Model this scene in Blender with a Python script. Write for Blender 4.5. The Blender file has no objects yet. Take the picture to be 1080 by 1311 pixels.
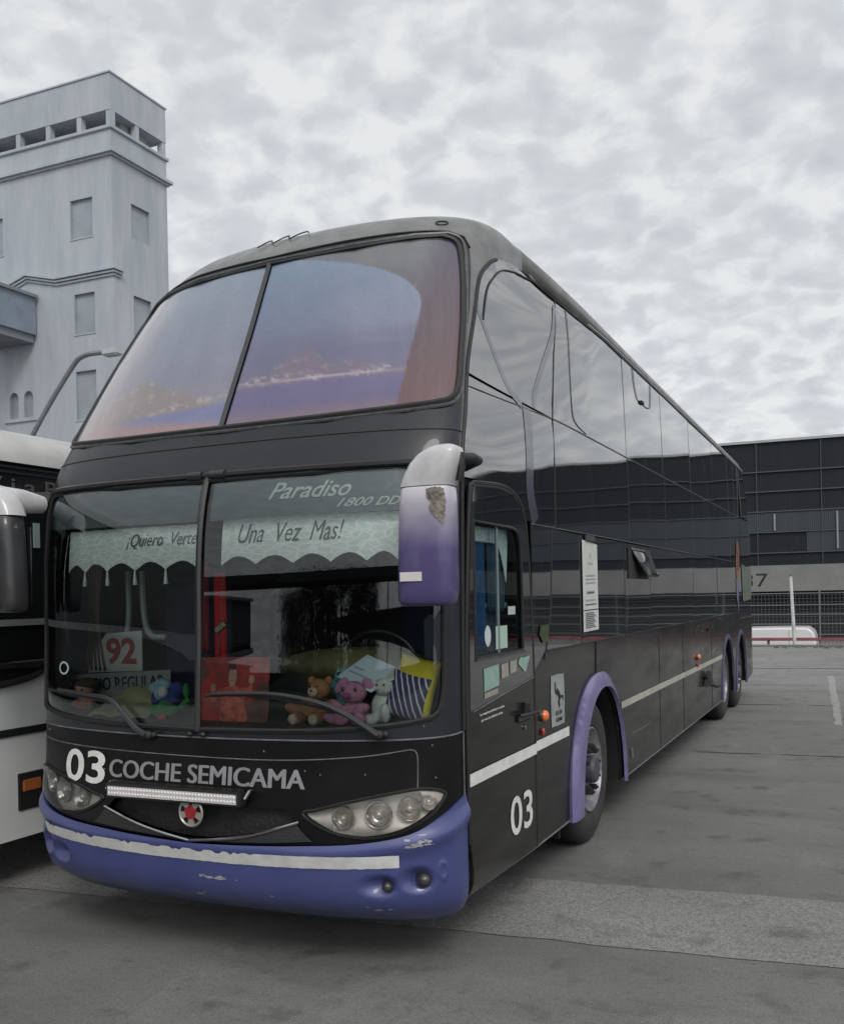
import bpy, bmesh, math, random
import numpy as np
from mathutils import Vector, Matrix, Euler
from mathutils.geometry import delaunay_2d_cdt
R = math.radians
random.seed(7)
sc = bpy.context.scene
COL = sc.collection

# ------------------------------------------------------------------ camera
cam_d = bpy.data.cameras.new('camera'); cam = bpy.data.objects.new('camera', cam_d); COL.objects.link(cam)
cam_d.sensor_fit = 'VERTICAL'; cam_d.sensor_height = 36.0; cam_d.sensor_width = 36.0
cam_d.lens = 1280 / 1311 * 36
cam_d.shift_y = 106.5 / 1311
cam_d.clip_start = 0.05; cam_d.clip_end = 3000
th, ro = R(24.0), R(1.2)
rt = Vector((math.cos(th), math.sin(th), 0)); fw = Vector((-math.sin(th), math.cos(th), 0)); up = Vector((0, 0, 1))
Rv = rt * math.cos(ro) - up * math.sin(ro); Uv = rt * math.sin(ro) + up * math.cos(ro)
M = Matrix((Rv, Uv, -fw)).transposed().to_4x4(); M.translation = Vector((3.04, -4.48, 1.80))
cam.matrix_world = M
sc.camera = cam

# ------------------------------------------------------------------ world, sun, exposure
SUN_EL, SUN_AZ = 42.0, 143.0      # azimuth measured from +y towards +x
w = bpy.data.worlds.new('World'); sc.world = w; w.use_nodes = True
nt = w.node_tree; nt.nodes.clear()
def WN(t, **k):
    n = nt.nodes.new(t)
    for a, b in k.items():
        if a.startswith('i_'): n.inputs[a[2:].replace('_', ' ')].default_value = b
        else: setattr(n, a, b)
    return n
L = nt.links.new
out = WN('ShaderNodeOutputWorld')
sky = WN('ShaderNodeTexSky', sky_type='NISHITA'); sky.sun_disc = False
sky.sun_elevation = R(SUN_EL); sky.sun_rotation = R(SUN_AZ)
bg1 = WN('ShaderNodeBackground'); bg1.inputs[1].default_value = 0.07; L(sky.outputs[0], bg1.inputs[0])
tc = WN('ShaderNodeTexCoord'); sx = WN('ShaderNodeSeparateXYZ'); L(tc.outputs['Generated'], sx.inputs[0])
mx = WN('ShaderNodeMath', operation='MAXIMUM'); L(sx.outputs[2], mx.inputs[0]); mx.inputs[1].default_value = 0.0
ad = WN('ShaderNodeMath', operation='ADD'); L(mx.outputs[0], ad.inputs[0]); ad.inputs[1].default_value = 0.34
dx = WN('ShaderNodeMath', operation='DIVIDE'); L(sx.outputs[0], dx.inputs[0]); L(ad.outputs[0], dx.inputs[1])
dy = WN('ShaderNodeMath', operation='DIVIDE'); L(sx.outputs[1], dy.inputs[0]); L(ad.outputs[0], dy.inputs[1])
cb = WN('ShaderNodeCombineXYZ'); L(dx.outputs[0], cb.inputs[0]); L(dy.outputs[0], cb.inputs[1])
n1 = WN('ShaderNodeTexNoise'); n1.inputs['Scale'].default_value = 15; n1.inputs['Detail'].default_value = 9; n1.inputs['Roughness'].default_value = .6; n1.inputs['Distortion'].default_value = .25
n2 = WN('ShaderNodeTexNoise'); n2.inputs['Scale'].default_value = 2.3; n2.inputs['Detail'].default_value = 3
vo = WN('ShaderNodeTexVoronoi', feature='SMOOTH_F1'); vo.inputs['Scale'].default_value = 19; vo.inputs['Smoothness'].default_value = .7
nd = WN('ShaderNodeTexNoise'); nd.inputs['Scale'].default_value = 12; nd.inputs['Detail'].default_value = 4
va = WN('ShaderNodeVectorMath', operation='MULTIPLY_ADD'); va.inputs[1].default_value = (.12, .12, 0)
for n in (n1, n2, nd): L(cb.outputs[0], n.inputs['Vector'])
L(nd.outputs['Color'], va.inputs[0]); L(cb.outputs[0], va.inputs[2]); L(va.outputs[0], vo.inputs['Vector'])
m1 = WN('ShaderNodeMath', operation='MULTIPLY_ADD'); L(n1.outputs[0], m1.inputs[0]); m1.inputs[1].default_value = .9
m2 = WN('ShaderNodeMath', operation='MULTIPLY_ADD'); L(vo.outputs['Distance'], m2.inputs[0]); m2.inputs[1].default_value = .62; L(m1.outputs[0], m2.inputs[2])
m3 = WN('ShaderNodeMath', operation='MULTIPLY_ADD'); L(n2.outputs[0], m3.inputs[0]); m3.inputs[1].default_value = .42; L(m3.outputs[0], m1.inputs[2])
m3.inputs[2].default_value = -.285
rp = WN('ShaderNodeValToRGB'); L(m2.outputs[0], rp.inputs[0])
el = rp.color_ramp.elements
el[0].position = .33; el[0].color = (.53, .555, .585, 1)
el[1].position = .86; el[1].color = (.755, .768, .77, 1)
e = el.new(.48); e.color = (.57, .59, .615, 1)
e = el.new(.62); e.color = (.605, .625, .645, 1)
bg2 = WN('ShaderNodeBackground'); L(rp.outputs[0], bg2.inputs[0])
sv = Vector((math.sin(R(SUN_AZ)) * math.cos(R(SUN_EL)), math.cos(R(SUN_AZ)) * math.cos(R(SUN_EL)), math.sin(R(SUN_EL))))
dt_ = WN('ShaderNodeVectorMath', operation='DOT_PRODUCT'); L(tc.outputs['Generated'], dt_.inputs[0]); dt_.inputs[1].default_value = sv
dm = WN('ShaderNodeMath', operation='MAXIMUM'); L(dt_.outputs['Value'], dm.inputs[0]); dm.inputs[1].default_value = 0
dp = WN('ShaderNodeMath', operation='POWER'); L(dm.outputs[0], dp.inputs[0]); dp.inputs[1].default_value = 3
ds = WN('ShaderNodeMath', operation='MULTIPLY_ADD'); L(dp.outputs[0], ds.inputs[0]); ds.inputs[1].default_value = .75; ds.inputs[2].default_value = .76
L(ds.outputs[0], bg2.inputs[1])
mixw = WN('ShaderNodeMixShader'); mixw.inputs[0].default_value = .93; L(bg1.outputs[0], mixw.inputs[1]); L(bg2.outputs[0], mixw.inputs[2])
L(mixw.outputs[0], out.inputs[0])

sun_d = bpy.data.lights.new('sun', 'SUN'); sun = bpy.data.objects.new('sun', sun_d); COL.objects.link(sun)
sun_d.energy = 0.9; sun_d.angle = R(20); sun_d.color = (1, .96, .9)
sd = Vector((math.sin(R(SUN_AZ)) * math.cos(R(SUN_EL)), math.cos(R(SUN_AZ)) * math.cos(R(SUN_EL)), math.sin(R(SUN_EL))))
sun.rotation_euler = sd.to_track_quat('Z', 'Y').to_euler()
sc.view_settings.view_transform = 'Standard'; sc.view_settings.look = 'None'
sc.view_settings.exposure = 0.55; sc.view_settings.gamma = 1.0

# ------------------------------------------------------------------ materials
def mat(name, col, rough=.5, metal=0, coat=0, ior=1.5, var=0, vscale=3, col2=None, bump=0, bscale=60, rvar=0, emit=None, bump2=0, b2scale=1, b2str=(1,1,1), stretch=(1,1,1), spec=.5, alpha=1):
    m = bpy.data.materials.new(name); m.use_nodes = True
    n = m.node_tree; b = n.nodes['Principled BSDF']; l = n.links.new
    b.inputs['Base Color'].default_value = (*col, 1); b.inputs['Roughness'].default_value = rough
    b.inputs['Metallic'].default_value = metal; b.inputs['Coat Weight'].default_value = coat; b.inputs['Coat Roughness'].default_value = .04
    b.inputs['IOR'].default_value = ior; b.inputs['Specular IOR Level'].default_value = spec
    t = n.nodes.new('ShaderNodeTexCoord'); mp = n.nodes.new('ShaderNodeMapping'); mp.inputs['Scale'].default_value = stretch; l(t.outputs['Object'], mp.inputs[0])
    if var:
        ns = n.nodes.new('ShaderNodeTexNoise'); ns.inputs['Scale'].default_value = vscale; ns.inputs['Detail'].default_value = 8; ns.inputs['Roughness'].default_value = .62
        l(mp.outputs[0], ns.inputs['Vector'])
        r = n.nodes.new('ShaderNodeMapRange'); r.inputs[1].default_value = .35; r.inputs[2].default_value = .68
        l(ns.outputs[0], r.inputs[0])
        mxn = n.nodes.new('ShaderNodeMix'); mxn.data_type = 'RGBA'; l(r.outputs[0], mxn.inputs[0])
        c2 = col2 if col2 else tuple(c * (1 - var) for c in col)
        mxn.inputs[6].default_value = (*col, 1); mxn.inputs[7].default_value = (*c2, 1)
        l(mxn.outputs[2], b.inputs['Base Color'])
    if rvar:
        ns2 = n.nodes.new('ShaderNodeTexNoise'); ns2.inputs['Scale'].default_value = vscale * 1.7; ns2.inputs['Detail'].default_value = 6
        l(mp.outputs[0], ns2.inputs['Vector'])
        r2 = n.nodes.new('ShaderNodeMapRange'); r2.inputs[1].default_value = .3; r2.inputs[2].default_value = .7; r2.inputs[3].default_value = max(0, rough - rvar); r2.inputs[4].default_value = rough + rvar
        l(ns2.outputs[0], r2.inputs[0]); l(r2.outputs[0], b.inputs['Roughness'])
    last = None
    if bump2:
        n3 = n.nodes.new('ShaderNodeTexNoise'); n3.inputs['Scale'].default_value = b2scale; n3.inputs['Detail'].default_value = 1
        mp2 = n.nodes.new('ShaderNodeMapping'); mp2.inputs['Scale'].default_value = b2str; l(t.outputs['Object'], mp2.inputs[0]); l(mp2.outputs[0], n3.inputs['Vector'])
        bp = n.nodes.new('ShaderNodeBump'); bp.inputs['Strength'].default_value = 1; bp.inputs['Distance'].default_value = bump2
        l(n3.outputs[0], bp.inputs['Height']); last = bp
    if bump:
        n4 = n.nodes.new('ShaderNodeTexNoise'); n4.inputs['Scale'].default_value = bscale; n4.inputs['Detail'].default_value = 5; l(mp.outputs[0], n4.inputs['Vector'])
        bp = n.nodes.new('ShaderNodeBump'); bp.inputs['Strength'].default_value = .6; bp.inputs['Distance'].default_value = bump
        l(n4.outputs[0], bp.inputs['Height'])
        if last: l(last.outputs[0], bp.inputs['Normal'])
        last = bp
    if last:
        l(last.outputs[0], b.inputs['Normal'])
        if coat: l(last.outputs[0], b.inputs['Coat Normal'])
    if emit:
        b.inputs['Emission Color'].default_value = (*emit[0], 1); b.inputs['Emission Strength'].default_value = emit[1]
    return m
def s2l(*c):
    return tuple(((v / 255) / 12.92 if v <= 10 else ((v / 255 + .055) / 1.055) ** 2.4) for v in c)
def glassmat(name, tint, rough=0.0, ior=1.5, gain=1.0):
    m = bpy.data.materials.new(name); m.use_nodes = True; n = m.node_tree; n.nodes.clear(); l = n.links.new
    o = n.nodes.new('ShaderNodeOutputMaterial'); t = n.nodes.new('ShaderNodeBsdfTransparent'); t.inputs[0].default_value = (*tint, 1)
    g = n.nodes.new('ShaderNodeBsdfGlossy'); g.inputs['Roughness'].default_value = rough; g.inputs[0].default_value = (.95, .97, 1, 1)
    fr = n.nodes.new('ShaderNodeFresnel'); fr.inputs[0].default_value = ior
    ml = n.nodes.new('ShaderNodeMath'); ml.operation = 'MULTIPLY'; ml.inputs[1].default_value = gain; ml.use_clamp = True
    mi = n.nodes.new('ShaderNodeMixShader'); l(fr.outputs[0], ml.inputs[0]); l(ml.outputs[0], mi.inputs[0]); l(t.outputs[0], mi.inputs[1]); l(g.outputs[0], mi.inputs[2]); l(mi.outputs[0], o.inputs[0])
    return m
def vcmat(name, rough=.5, coat=0, spec=.5, ior=1.5, attr='Col'):
    m = mat(name, (.5, .5, .5), rough, coat=coat, spec=spec, ior=ior); n = m.node_tree
    a = n.nodes.new('ShaderNodeAttribute'); a.attribute_name = attr; n.links.new(a.outputs['Color'], n.nodes['Principled BSDF'].inputs['Base Color'])
    return m

MT = {}
MT['charcoal'] = mat('charcoal_paint', (.004, .004, .0045), .4, coat=.04, spec=.2, var=1, col2=(.008, .008, .0085), vscale=2.2, rvar=.1, bump2=.004, b2scale=1.3)
MT['brow'] = mat('charcoal_brow_paint', (.010, .011, .015), .36, coat=.25, spec=.35, var=1, col2=(.017, .018, .023), vscale=1.6, rvar=.08)
MT['side_paint'] = mat('side_paint', (.006, .0058, .0055), .22, coat=.12, spec=.25, var=1, col2=(.024, .022, .020), vscale=2.5, stretch=(1, .35, 1.6), rvar=.1, bump2=.006, b2scale=.9, b2str=(1, .7, 1))
MT['gloss'] = mat('black_gloss_panel', (.008, .008, .010), .035, coat=1, ior=1.9, spec=.5, bump2=.0032, b2scale=1.1, b2str=(1, .55, .9), rvar=.02, vscale=4)
MT['gloss2'] = mat('dark_window_glass', (.008, .009, .011), .02, coat=1, ior=2.0, spec=.5, bump2=.0020, b2scale=.9, b2str=(1, .6, .8))
MT['roof'] = mat('dusty_roof_paint', (.10, .099, .098), .42, coat=.25, var=1, col2=(.17, .167, .163), vscale=6, rvar=.1)
MT['rubber'] = mat('black_rubber', (.013, .013, .014), .55, var=.4, vscale=20)
MT['trimgrey'] = mat('worn_grey_trim', (.10, .10, .105), .4, metal=.3, var=.5, vscale=30)
MT['seam'] = mat('pale_panel_edge', (.16, .16, .17), .5, var=.6, vscale=12)
MT['darkseam'] = mat('dark_panel_gap', (.006, .006, .006), .7)
MT['white'] = mat('white_vinyl', (.72, .72, .70), .5, var=1, col2=(.58, .57, .55), vscale=14)
MT['greyvinyl'] = mat('grey_vinyl', (.26, .26, .27), .5, var=.25, vscale=18)
MT['tyre'] = mat('tyre_rubber', (.022, .022, .023), .75, var=1, col2=(.04, .038, .036), vscale=5, bump=.002, bscale=40)
MT['rim'] = mat('painted_steel_rim', (.33, .32, .34), .42, metal=.35, var=1, col2=(.16, .14, .17), vscale=9)
MT['rimpurple'] = mat('grey_purple_hub', (.075, .068, .09), .45, var=.5, vscale=9)
MT['iron'] = mat('dark_iron', (.02, .02, .02), .6, var=.5, vscale=20)
MT['amber'] = mat('amber_lens', (.75, .16, .03), .25, coat=.6)
MT['redlens'] = mat('red_lens', (.35, .03, .02), .3, coat=.5)
MT['black'] = mat('matt_black', (.012, .012, .013), .6)
MT['blackplastic'] = mat('black_plastic', (.02, .02, .022), .4, coat=.2)
MT['chrome'] = mat('chrome', (.55, .55, .56), .22, metal=1, var=.3, vscale=8)
MT['lens'] = glassmat('hazy_headlight_cover', (.97, .96, .94), .06, 1.45, 1.0)
MT['reflector'] = mat('headlight_reflector', (.62, .60, .57), .22, metal=.75, var=.4, vscale=12)
MT['hlhouse'] = mat('headlight_housing', (.72, .69, .65), .35, metal=.1, var=.35, vscale=10)
MT['led'] = mat('led_lens_strip', (.62, .60, .60), .3, var=.3, vscale=60)
MT['windscreen'] = glassmat('windscreen_glass', (.95, .99, .975), 0, 1.52, 1.6)
MT['sidepane'] = glassmat('door_glass', (.72, .82, .82), 0, 1.5, .55)
MT['dash'] = mat('dashboard_plastic', (.035, .037, .036), .6, var=.4, vscale=6)
MT['cabin'] = mat('cabin_lining', (.05, .05, .052), .7, var=.3, vscale=4)
MT['olive'] = mat('olive_instrument_hood', (.105, .10, .038), .6, var=.35, vscale=7)
MT['navy'] = mat('navy_upholstery', (.018, .024, .06), .85, var=.3, vscale=15, bump=.002, bscale=90)
MT['bluecloth'] = mat('blue_curtain_cloth', (.018, .10, .26), .8, var=.35, vscale=8)
MT['browncloth'] = mat('brown_curtain_cloth', (.17, .13, .10), .8, var=.35, vscale=8)

def brick_lace():
    m = mat('pale_green_pelmet_cloth', (.42, .55, .50), .8); n = m.node_tree; l = n.links.new; b = n.nodes['Principled BSDF']
    t = n.nodes.new('ShaderNodeTexCoord'); v = n.nodes.new('ShaderNodeTexVoronoi'); v.feature = 'DISTANCE_TO_EDGE'; v.inputs['Scale'].default_value = 22
    mp = n.nodes.new('ShaderNodeMapping'); mp.inputs['Scale'].default_value = (.7, 1, 1.6); l(t.outputs['Object'], mp.inputs[0]); l(mp.outputs[0], v.inputs['Vector'])
    r = n.nodes.new('ShaderNodeMapRange'); r.inputs[1].default_value = .0; r.inputs[2].default_value = .12; l(v.outputs['Distance'], r.inputs[0])
    mx_ = n.nodes.new('ShaderNodeMix'); mx_.data_type = 'RGBA'; mx_.inputs[6].default_value = (.82, .87, .84, 1); mx_.inputs[7].default_value = (.62, .69, .65, 1); l(r.outputs[0], mx_.inputs[0]); l(mx_.outputs[2], b.inputs['Base Color'])
    b.inputs['Emission Strength'].default_value = 0
    return m
MT['pelmet'] = brick_lace()

def bumper_mat():
    m = mat('faded_blue_bumper_paint', (.062, .075, .24), .38, coat=.35, rvar=.08, vscale=3); n = m.node_tree; l = n.links.new; b = n.nodes['Principled BSDF']
    t = n.nodes.new('ShaderNodeTexCoord')
    ns = n.nodes.new('ShaderNodeTexNoise'); ns.inputs['Scale'].default_value = 2.2; ns.inputs['Detail'].default_value = 5; l(t.outputs['Object'], ns.inputs['Vector'])
    r = n.nodes.new('ShaderNodeMapRange'); r.inputs[1].default_value = .35; r.inputs[2].default_value = .7; l(ns.outputs[0], r.inputs[0])
    a = n.nodes.new('ShaderNodeMix'); a.data_type = 'RGBA'; a.inputs[6].default_value = (.046, .057, .18, 1); a.inputs[7].default_value = (.064, .074, .21, 1); l(r.outputs[0], a.inputs[0])
    # chips
    n2_ = n.nodes.new('ShaderNodeTexNoise'); n2_.inputs['Scale'].default_value = 26; n2_.inputs['Detail'].default_value = 4; n2_.inputs['Roughness'].default_value = .7
    mp = n.nodes.new('ShaderNodeMapping'); mp.inputs['Scale'].default_value = (.6, 1, 1.8); l(t.outputs['Object'], mp.inputs[0]); l(mp.outputs[0], n2_.inputs['Vector'])
    r2 = n.nodes.new('ShaderNodeMapRange'); r2.inputs[1].default_value = .735; r2.inputs[2].default_value = .75; l(n2_.outputs[0], r2.inputs[0])
    c = n.nodes.new('ShaderNodeMix'); c.data_type = 'RGBA'; c.inputs[7].default_value = (.42, .42, .46, 1); l(a.outputs[2], c.inputs[6]); l(r2.outputs[0], c.inputs[0]); l(c.outputs[2], b.inputs['Base Color'])
    return m
MT['bumper'] = bumper_mat()
MT['arch'] = mat('purple_arch_paint', (.125, .105, .24), .42, coat=.25, var=1, col2=(.20, .18, .33), vscale=5)
MT['arch2'] = mat('greyed_arch_paint', (.085, .075, .145), .45, coat=.2, var=.3, vscale=5)

def mirror_mat():
    m = mat('faded_purple_mirror_paint', (.1, .07, .2), .35, coat=.4); n = m.node_tree; l = n.links.new; b = n.nodes['Principled BSDF']
    t = n.nodes.new('ShaderNodeTexCoord'); s = n.nodes.new('ShaderNodeSeparateXYZ'); l(t.outputs['Object'], s.inputs[0])
    ns = n.nodes.new('ShaderNodeTexNoise'); ns.inputs['Scale'].default_value = 9; ns.inputs['Detail'].default_value = 5; l(t.outputs['Object'], ns.inputs['Vector'])
    ma = n.nodes.new('ShaderNodeMath'); ma.operation = 'MULTIPLY_ADD'; l(ns.outputs[0], ma.inputs[0]); ma.inputs[1].default_value = .10; l(s.outputs[2], ma.inputs[2])
    r = n.nodes.new('ShaderNodeValToRGB'); mr = n.nodes.new('ShaderNodeMapRange'); mr.inputs[1].default_value = 1.78; mr.inputs[2].default_value = 2.42; l(ma.outputs[0], mr.inputs[0]); l(mr.outputs[0], r.inputs[0])
    e = r.color_ramp.elements; e[0].position = 0; e[0].color = (.060, .048, .14, 1); e[1].position = .85; e[1].color = (.50, .48, .51, 1)
    k = e.new(.42); k.color = (.080, .062, .17, 1); k = e.new(.64); k.color = (.27, .245, .33, 1)
    l(r.outputs[0], b.inputs['Base Color'])
    return m
MT['mirror'] = mirror_mat()
MT['mirrorcap'] = mat('silver_white_mirror_cap', (.42, .41, .42), .32, coat=.4, var=1, col2=(.55, .55, .56), vscale=8)
MT['mirrorchip'] = mat('cracked_filler', (.28, .25, .21), .8, var=1, col2=(.05, .04, .035), vscale=40, bump=.01, bscale=60)

def asphalt(name='worn_asphalt', cA=(.148, .147, .142), cB=(.215, .213, .204), oil=.62, speck=.6, pale=.75):
    m = mat(name, (.11, .11, .105), .88); n = m.node_tree; l = n.links.new; b = n.nodes['Principled BSDF']
    t = n.nodes.new('ShaderNodeTexCoord')
    def noise(sc_, det=6, ro_=.6, st=(1, 1, 1)):
        mp = n.nodes.new('ShaderNodeMapping'); mp.inputs['Scale'].default_value = st; l(t.outputs['Object'], mp.inputs[0])
        q = n.nodes.new('ShaderNodeTexNoise'); q.inputs['Scale'].default_value = sc_; q.inputs['Detail'].default_value = det; q.inputs['Roughness'].default_value = ro_; l(mp.outputs[0], q.inputs['Vector']); return q.outputs[0]
    def rng(v, a, b_, c=0, d=1):
        q = n.nodes.new('ShaderNodeMapRange'); q.inputs[1].default_value = a; q.inputs[2].default_value = b_; q.inputs[3].default_value = c; q.inputs[4].default_value = d; l(v, q.inputs[0]); return q.outputs[0]
    def mixc(f, a, b_):
        q = n.nodes.new('ShaderNodeMix'); q.data_type = 'RGBA'; l(f, q.inputs[0])
        for k, s in ((6, a), (7, b_)):
            if isinstance(s, tuple): q.inputs[k].default_value = (*s, 1)
            else: l(s, q.inputs[k])
        return q.outputs[2]
    sp = n.nodes.new('ShaderNodeSeparateXYZ'); l(t.outputs['Object'], sp.inputs[0])
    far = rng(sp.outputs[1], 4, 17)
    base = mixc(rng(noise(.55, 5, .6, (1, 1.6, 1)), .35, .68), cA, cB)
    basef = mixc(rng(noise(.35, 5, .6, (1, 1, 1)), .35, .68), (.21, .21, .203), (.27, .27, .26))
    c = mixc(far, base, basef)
    c = mixc(rng(noise(3.2, 4, .55), .56, .72, 0, oil), c, (.05, .05, .048))      # damp oil patches
    c = mixc(rng(noise(7, 6, .7, (1, 2.2, 1)), .62, .70, 0, .35), c, (.26, .255, .24))  # dusty scuffs
    vz = n.nodes.new('ShaderNodeTexVoronoi'); vz.inputs['Scale'].default_value = 1.25; l(t.outputs['Object'], vz.inputs['Vector'])
    blob = rng(vz.outputs['Distance'], .15, .05, 0, .7)
    bm_ = n.nodes.new('ShaderNodeMath'); bm_.operation = 'MULTIPLY'; l(blob, bm_.inputs[0]); l(rng(noise(.45, 2, .5), .50, .58, 0, 1), bm_.inputs[1])
    c = mixc(bm_.outputs[0], c, (.035, .035, .035))
    c = mixc(rng(noise(.9, 5, .6, (.35, 1.6, 1)), .54, .66, 0, .38), c, (.07, .07, .067))      # darker worn bands
    c = mixc(rng(noise(1.3, 6, .7, (1.2, .5, 1)), .56, .66, 0, .30), c, (.30, .295, .28))      # dusty, bleached places
    vc = n.nodes.new('ShaderNodeTexVoronoi'); vc.feature = 'DISTANCE_TO_EDGE'; vc.inputs['Scale'].default_value = .42
    wq = n.nodes.new('ShaderNodeTexNoise'); wq.inputs['Scale'].default_value = 2.2; wq.inputs['Detail'].default_value = 8; l(t.outputs['Object'], wq.inputs['Vector'])
    wv = n.nodes.new('ShaderNodeVectorMath'); wv.operation = 'MULTIPLY_ADD'; wv.inputs[1].default_value = (.9, .9, 0); l(wq.outputs['Color'], wv.inputs[0]); l(t.outputs['Object'], wv.inputs[2]); l(wv.outputs[0], vc.inputs['Vector'])
    ck = rng(vc.outputs['Distance'], .0035, .001, 0, 1); ckm = n.nodes.new('ShaderNodeMath'); ckm.operation = 'MULTIPLY'; l(ck, ckm.inputs[0]); l(rng(noise(.5, 2, .5), .53, .60, 0, .30), ckm.inputs[1])
    c = mixc(ckm.outputs[0], c, (.03, .03, .03))
    c = mixc(rng(noise(26, 5, .75), .50, .66, 0, .45), c, (.085, .084, .08))
    c = mixc(rng(noise(110, 3, .7), .42, .62, 0, speck), c, (.06, .059, .057))
    c = mixc(rng(noise(60, 3, .6), .66, .70, 0, pale), c, (.33, .32, .30))
    l(c, b.inputs['Base Color'])
    bp = n.nodes.new('ShaderNodeBump'); bp.inputs['Strength'].default_value = .8; bp.inputs['Distance'].default_value = .006; l(noise(120, 4, .7), bp.inputs['Height']); l(bp.outputs[0], b.inputs['Normal'])
    return m
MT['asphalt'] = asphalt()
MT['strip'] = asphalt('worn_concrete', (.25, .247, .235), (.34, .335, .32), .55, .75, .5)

# ------------------------------------------------------------------ object helpers
def newobj(name, me, m=None, parent=None):
    o = bpy.data.objects.new(name, me); COL.objects.link(o)
    if m is not None:
        o.data.materials.clear()
        for k in (m if isinstance(m, (list, tuple)) else [m]): o.data.materials.append(k)
    if parent is not None:
        o.parent = parent
        o.matrix_parent_inverse = parent.matrix_basis.inverted()
    return o
def tag(o, label=None, cat=None, group=None, kind=None):
    if label: o['label'] = label
    if cat: o['category'] = cat
    if group: o['group'] = group
    if kind: o['kind'] = kind
    return o
def empty(name, loc, label, cat, group=None):
    o = bpy.data.objects.new(name, None); COL.objects.link(o); o.location = loc; o.empty_display_size = .3
    bpy.context.view_layer.update()
    return tag(o, label, cat, group)
def smooth(me, ang=40):
    me.shade_smooth()
    try: me.set_sharp_from_angle(angle=R(ang))
    except Exception: pass
def mesh_from(V_, F_, sm=True, ang=40):
    me = bpy.data.meshes.new('m'); me.from_pydata([tuple(map(float, v)) for v in V_], [], [tuple(f) for f in F_]); me.update()
    if sm: smooth(me, ang)
    return me
class MB:
    def __init__(s): s.bm = bmesh.new()
    def box(s, a, b, rot=None, c=None, bev=0):
        a = Vector(a); b = Vector(b); cen = (a + b) / 2; d = b - a
        r = bmesh.ops.create_cube(s.bm, size=1); vs = r['verts']
        bmesh.ops.scale(s.bm, vec=d, verts=vs)
        if bev:
            es = list({e for v in vs for e in v.link_edges}); rr = bmesh.ops.bevel(s.bm, geom=es, offset=bev, segments=2, affect='EDGES'); vs = list({v for f in rr['faces'] for v in f.verts} | {v for v in vs if v.is_valid})
        if rot: bmesh.ops.rotate(s.bm, cent=(0, 0, 0), matrix=Euler(rot).to_matrix(), verts=vs)
        bmesh.ops.translate(s.bm, vec=cen, verts=vs)
        return vs
    def ell(s, c, r, rot=None, seg=20):
        q = bmesh.ops.create_uvsphere(s.bm, u_segments=seg, v_segments=max(8, seg // 2 + 2), radius=1); vs = q['verts']
        bmesh.ops.scale(s.bm, vec=Vector(r) if not isinstance(r, (int, float)) else Vector((r, r, r)), verts=vs)
        if rot: bmesh.ops.rotate(s.bm, cent=(0, 0, 0), matrix=Euler(rot).to_matrix(), verts=vs)
        bmesh.ops.translate(s.bm, vec=Vector(c), verts=vs); return vs
    def cyl(s, p0, p1, r0, r1=None, seg=20, cap=True):
        p0 = Vector(p0); p1 = Vector(p1); r1 = r0 if r1 is None else r1; d = p1 - p0
        q = bmesh.ops.create_cone(s.bm, cap_ends=cap, segments=seg, radius1=r0, radius2=r1, depth=d.length); vs = q['verts']
        bmesh.ops.rotate(s.bm, cent=(0, 0, 0), matrix=d.to_track_quat('Z', 'Y').to_matrix(), verts=vs)
        bmesh.ops.translate(s.bm, vec=(p0 + p1) / 2, verts=vs); return vs
    def tube(s, pts, r, seg=8, closed=False):
        pts = [Vector(p) for p in pts]; n = len(pts); rings = []; prev = None
        rr = r if isinstance(r, (list, tuple)) else [r] * n
        for i, p in enumerate(pts):
            if closed: d = pts[(i + 1) % n] - pts[i - 1]
            else: d = pts[min(i + 1, n - 1)] - pts[max(i - 1, 0)]
            if d.length < 1e-9: d = Vector((0, 0, 1))
            d.normalize()
            if prev is None: a = d.orthogonal().normalized()
            else: a = (prev - d * prev.dot(d)); a = a.normalized() if a.length > 1e-6 else d.orthogonal().normalized()
            prev = a; b = d.cross(a)
            rings.append([s.bm.verts.new(p + (a * math.cos(2 * math.pi * k / seg) + b * math.sin(2 * math.pi * k / seg)) * rr[i]) for k in range(seg)])
        m_ = n if closed else n - 1
        for i in range(m_):
            A, B = rings[i], rings[(i + 1) % n]
            for k in range(seg): s.bm.faces.new((A[k], A[(k + 1) % seg], B[(k + 1) % seg], B[k]))
        if not closed:
            s.bm.faces.new(list(reversed(rings[0]))); s.bm.faces.new(rings[-1])
    def lathe(s, prof, axis='x', c=(0, 0, 0), seg=48):
        c = Vector(c); rings = []
        for (h, r) in prof:
            ring = []
            for k in range(seg):
                a = 2 * math.pi * k / seg
                if axis == 'x': v = Vector((h, r * math.cos(a), r * math.sin(a)))
                elif axis == 'y': v = Vector((r * math.cos(a), h, r * math.sin(a)))
                else: v = Vector((r * math.cos(a), r * math.sin(a), h))
                ring.append(s.bm.verts.new(c + v))
            rings.append(ring)
        for A, B in zip(rings, rings[1:]):
            for k in range(seg): s.bm.faces.new((A[k], A[(k + 1) % seg], B[(k + 1) % seg], B[k]))
    def poly(s, pts):
        return s.bm.faces.new([s.bm.verts.new(Vector(p)) for p in pts])
    def prism(s, pts, d):
        d = Vector(d); a = [s.bm.verts.new(Vector(p)) for p in pts]; b = [s.bm.verts.new(Vector(p) + d) for p in pts]; n = len(a)
        s.bm.faces.new(a[::-1]); s.bm.faces.new(b)
        for i in range(n): s.bm.faces.new((a[i], a[(i + 1) % n], b[(i + 1) % n], b[i]))
    def mesh(s, ang=40, rc=True):
        if rc: bmesh.ops.recalc_face_normals(s.bm, faces=s.bm.faces)
        me = bpy.data.meshes.new('m'); s.bm.to_mesh(me); s.bm.free(); smooth(me, ang); return me
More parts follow.
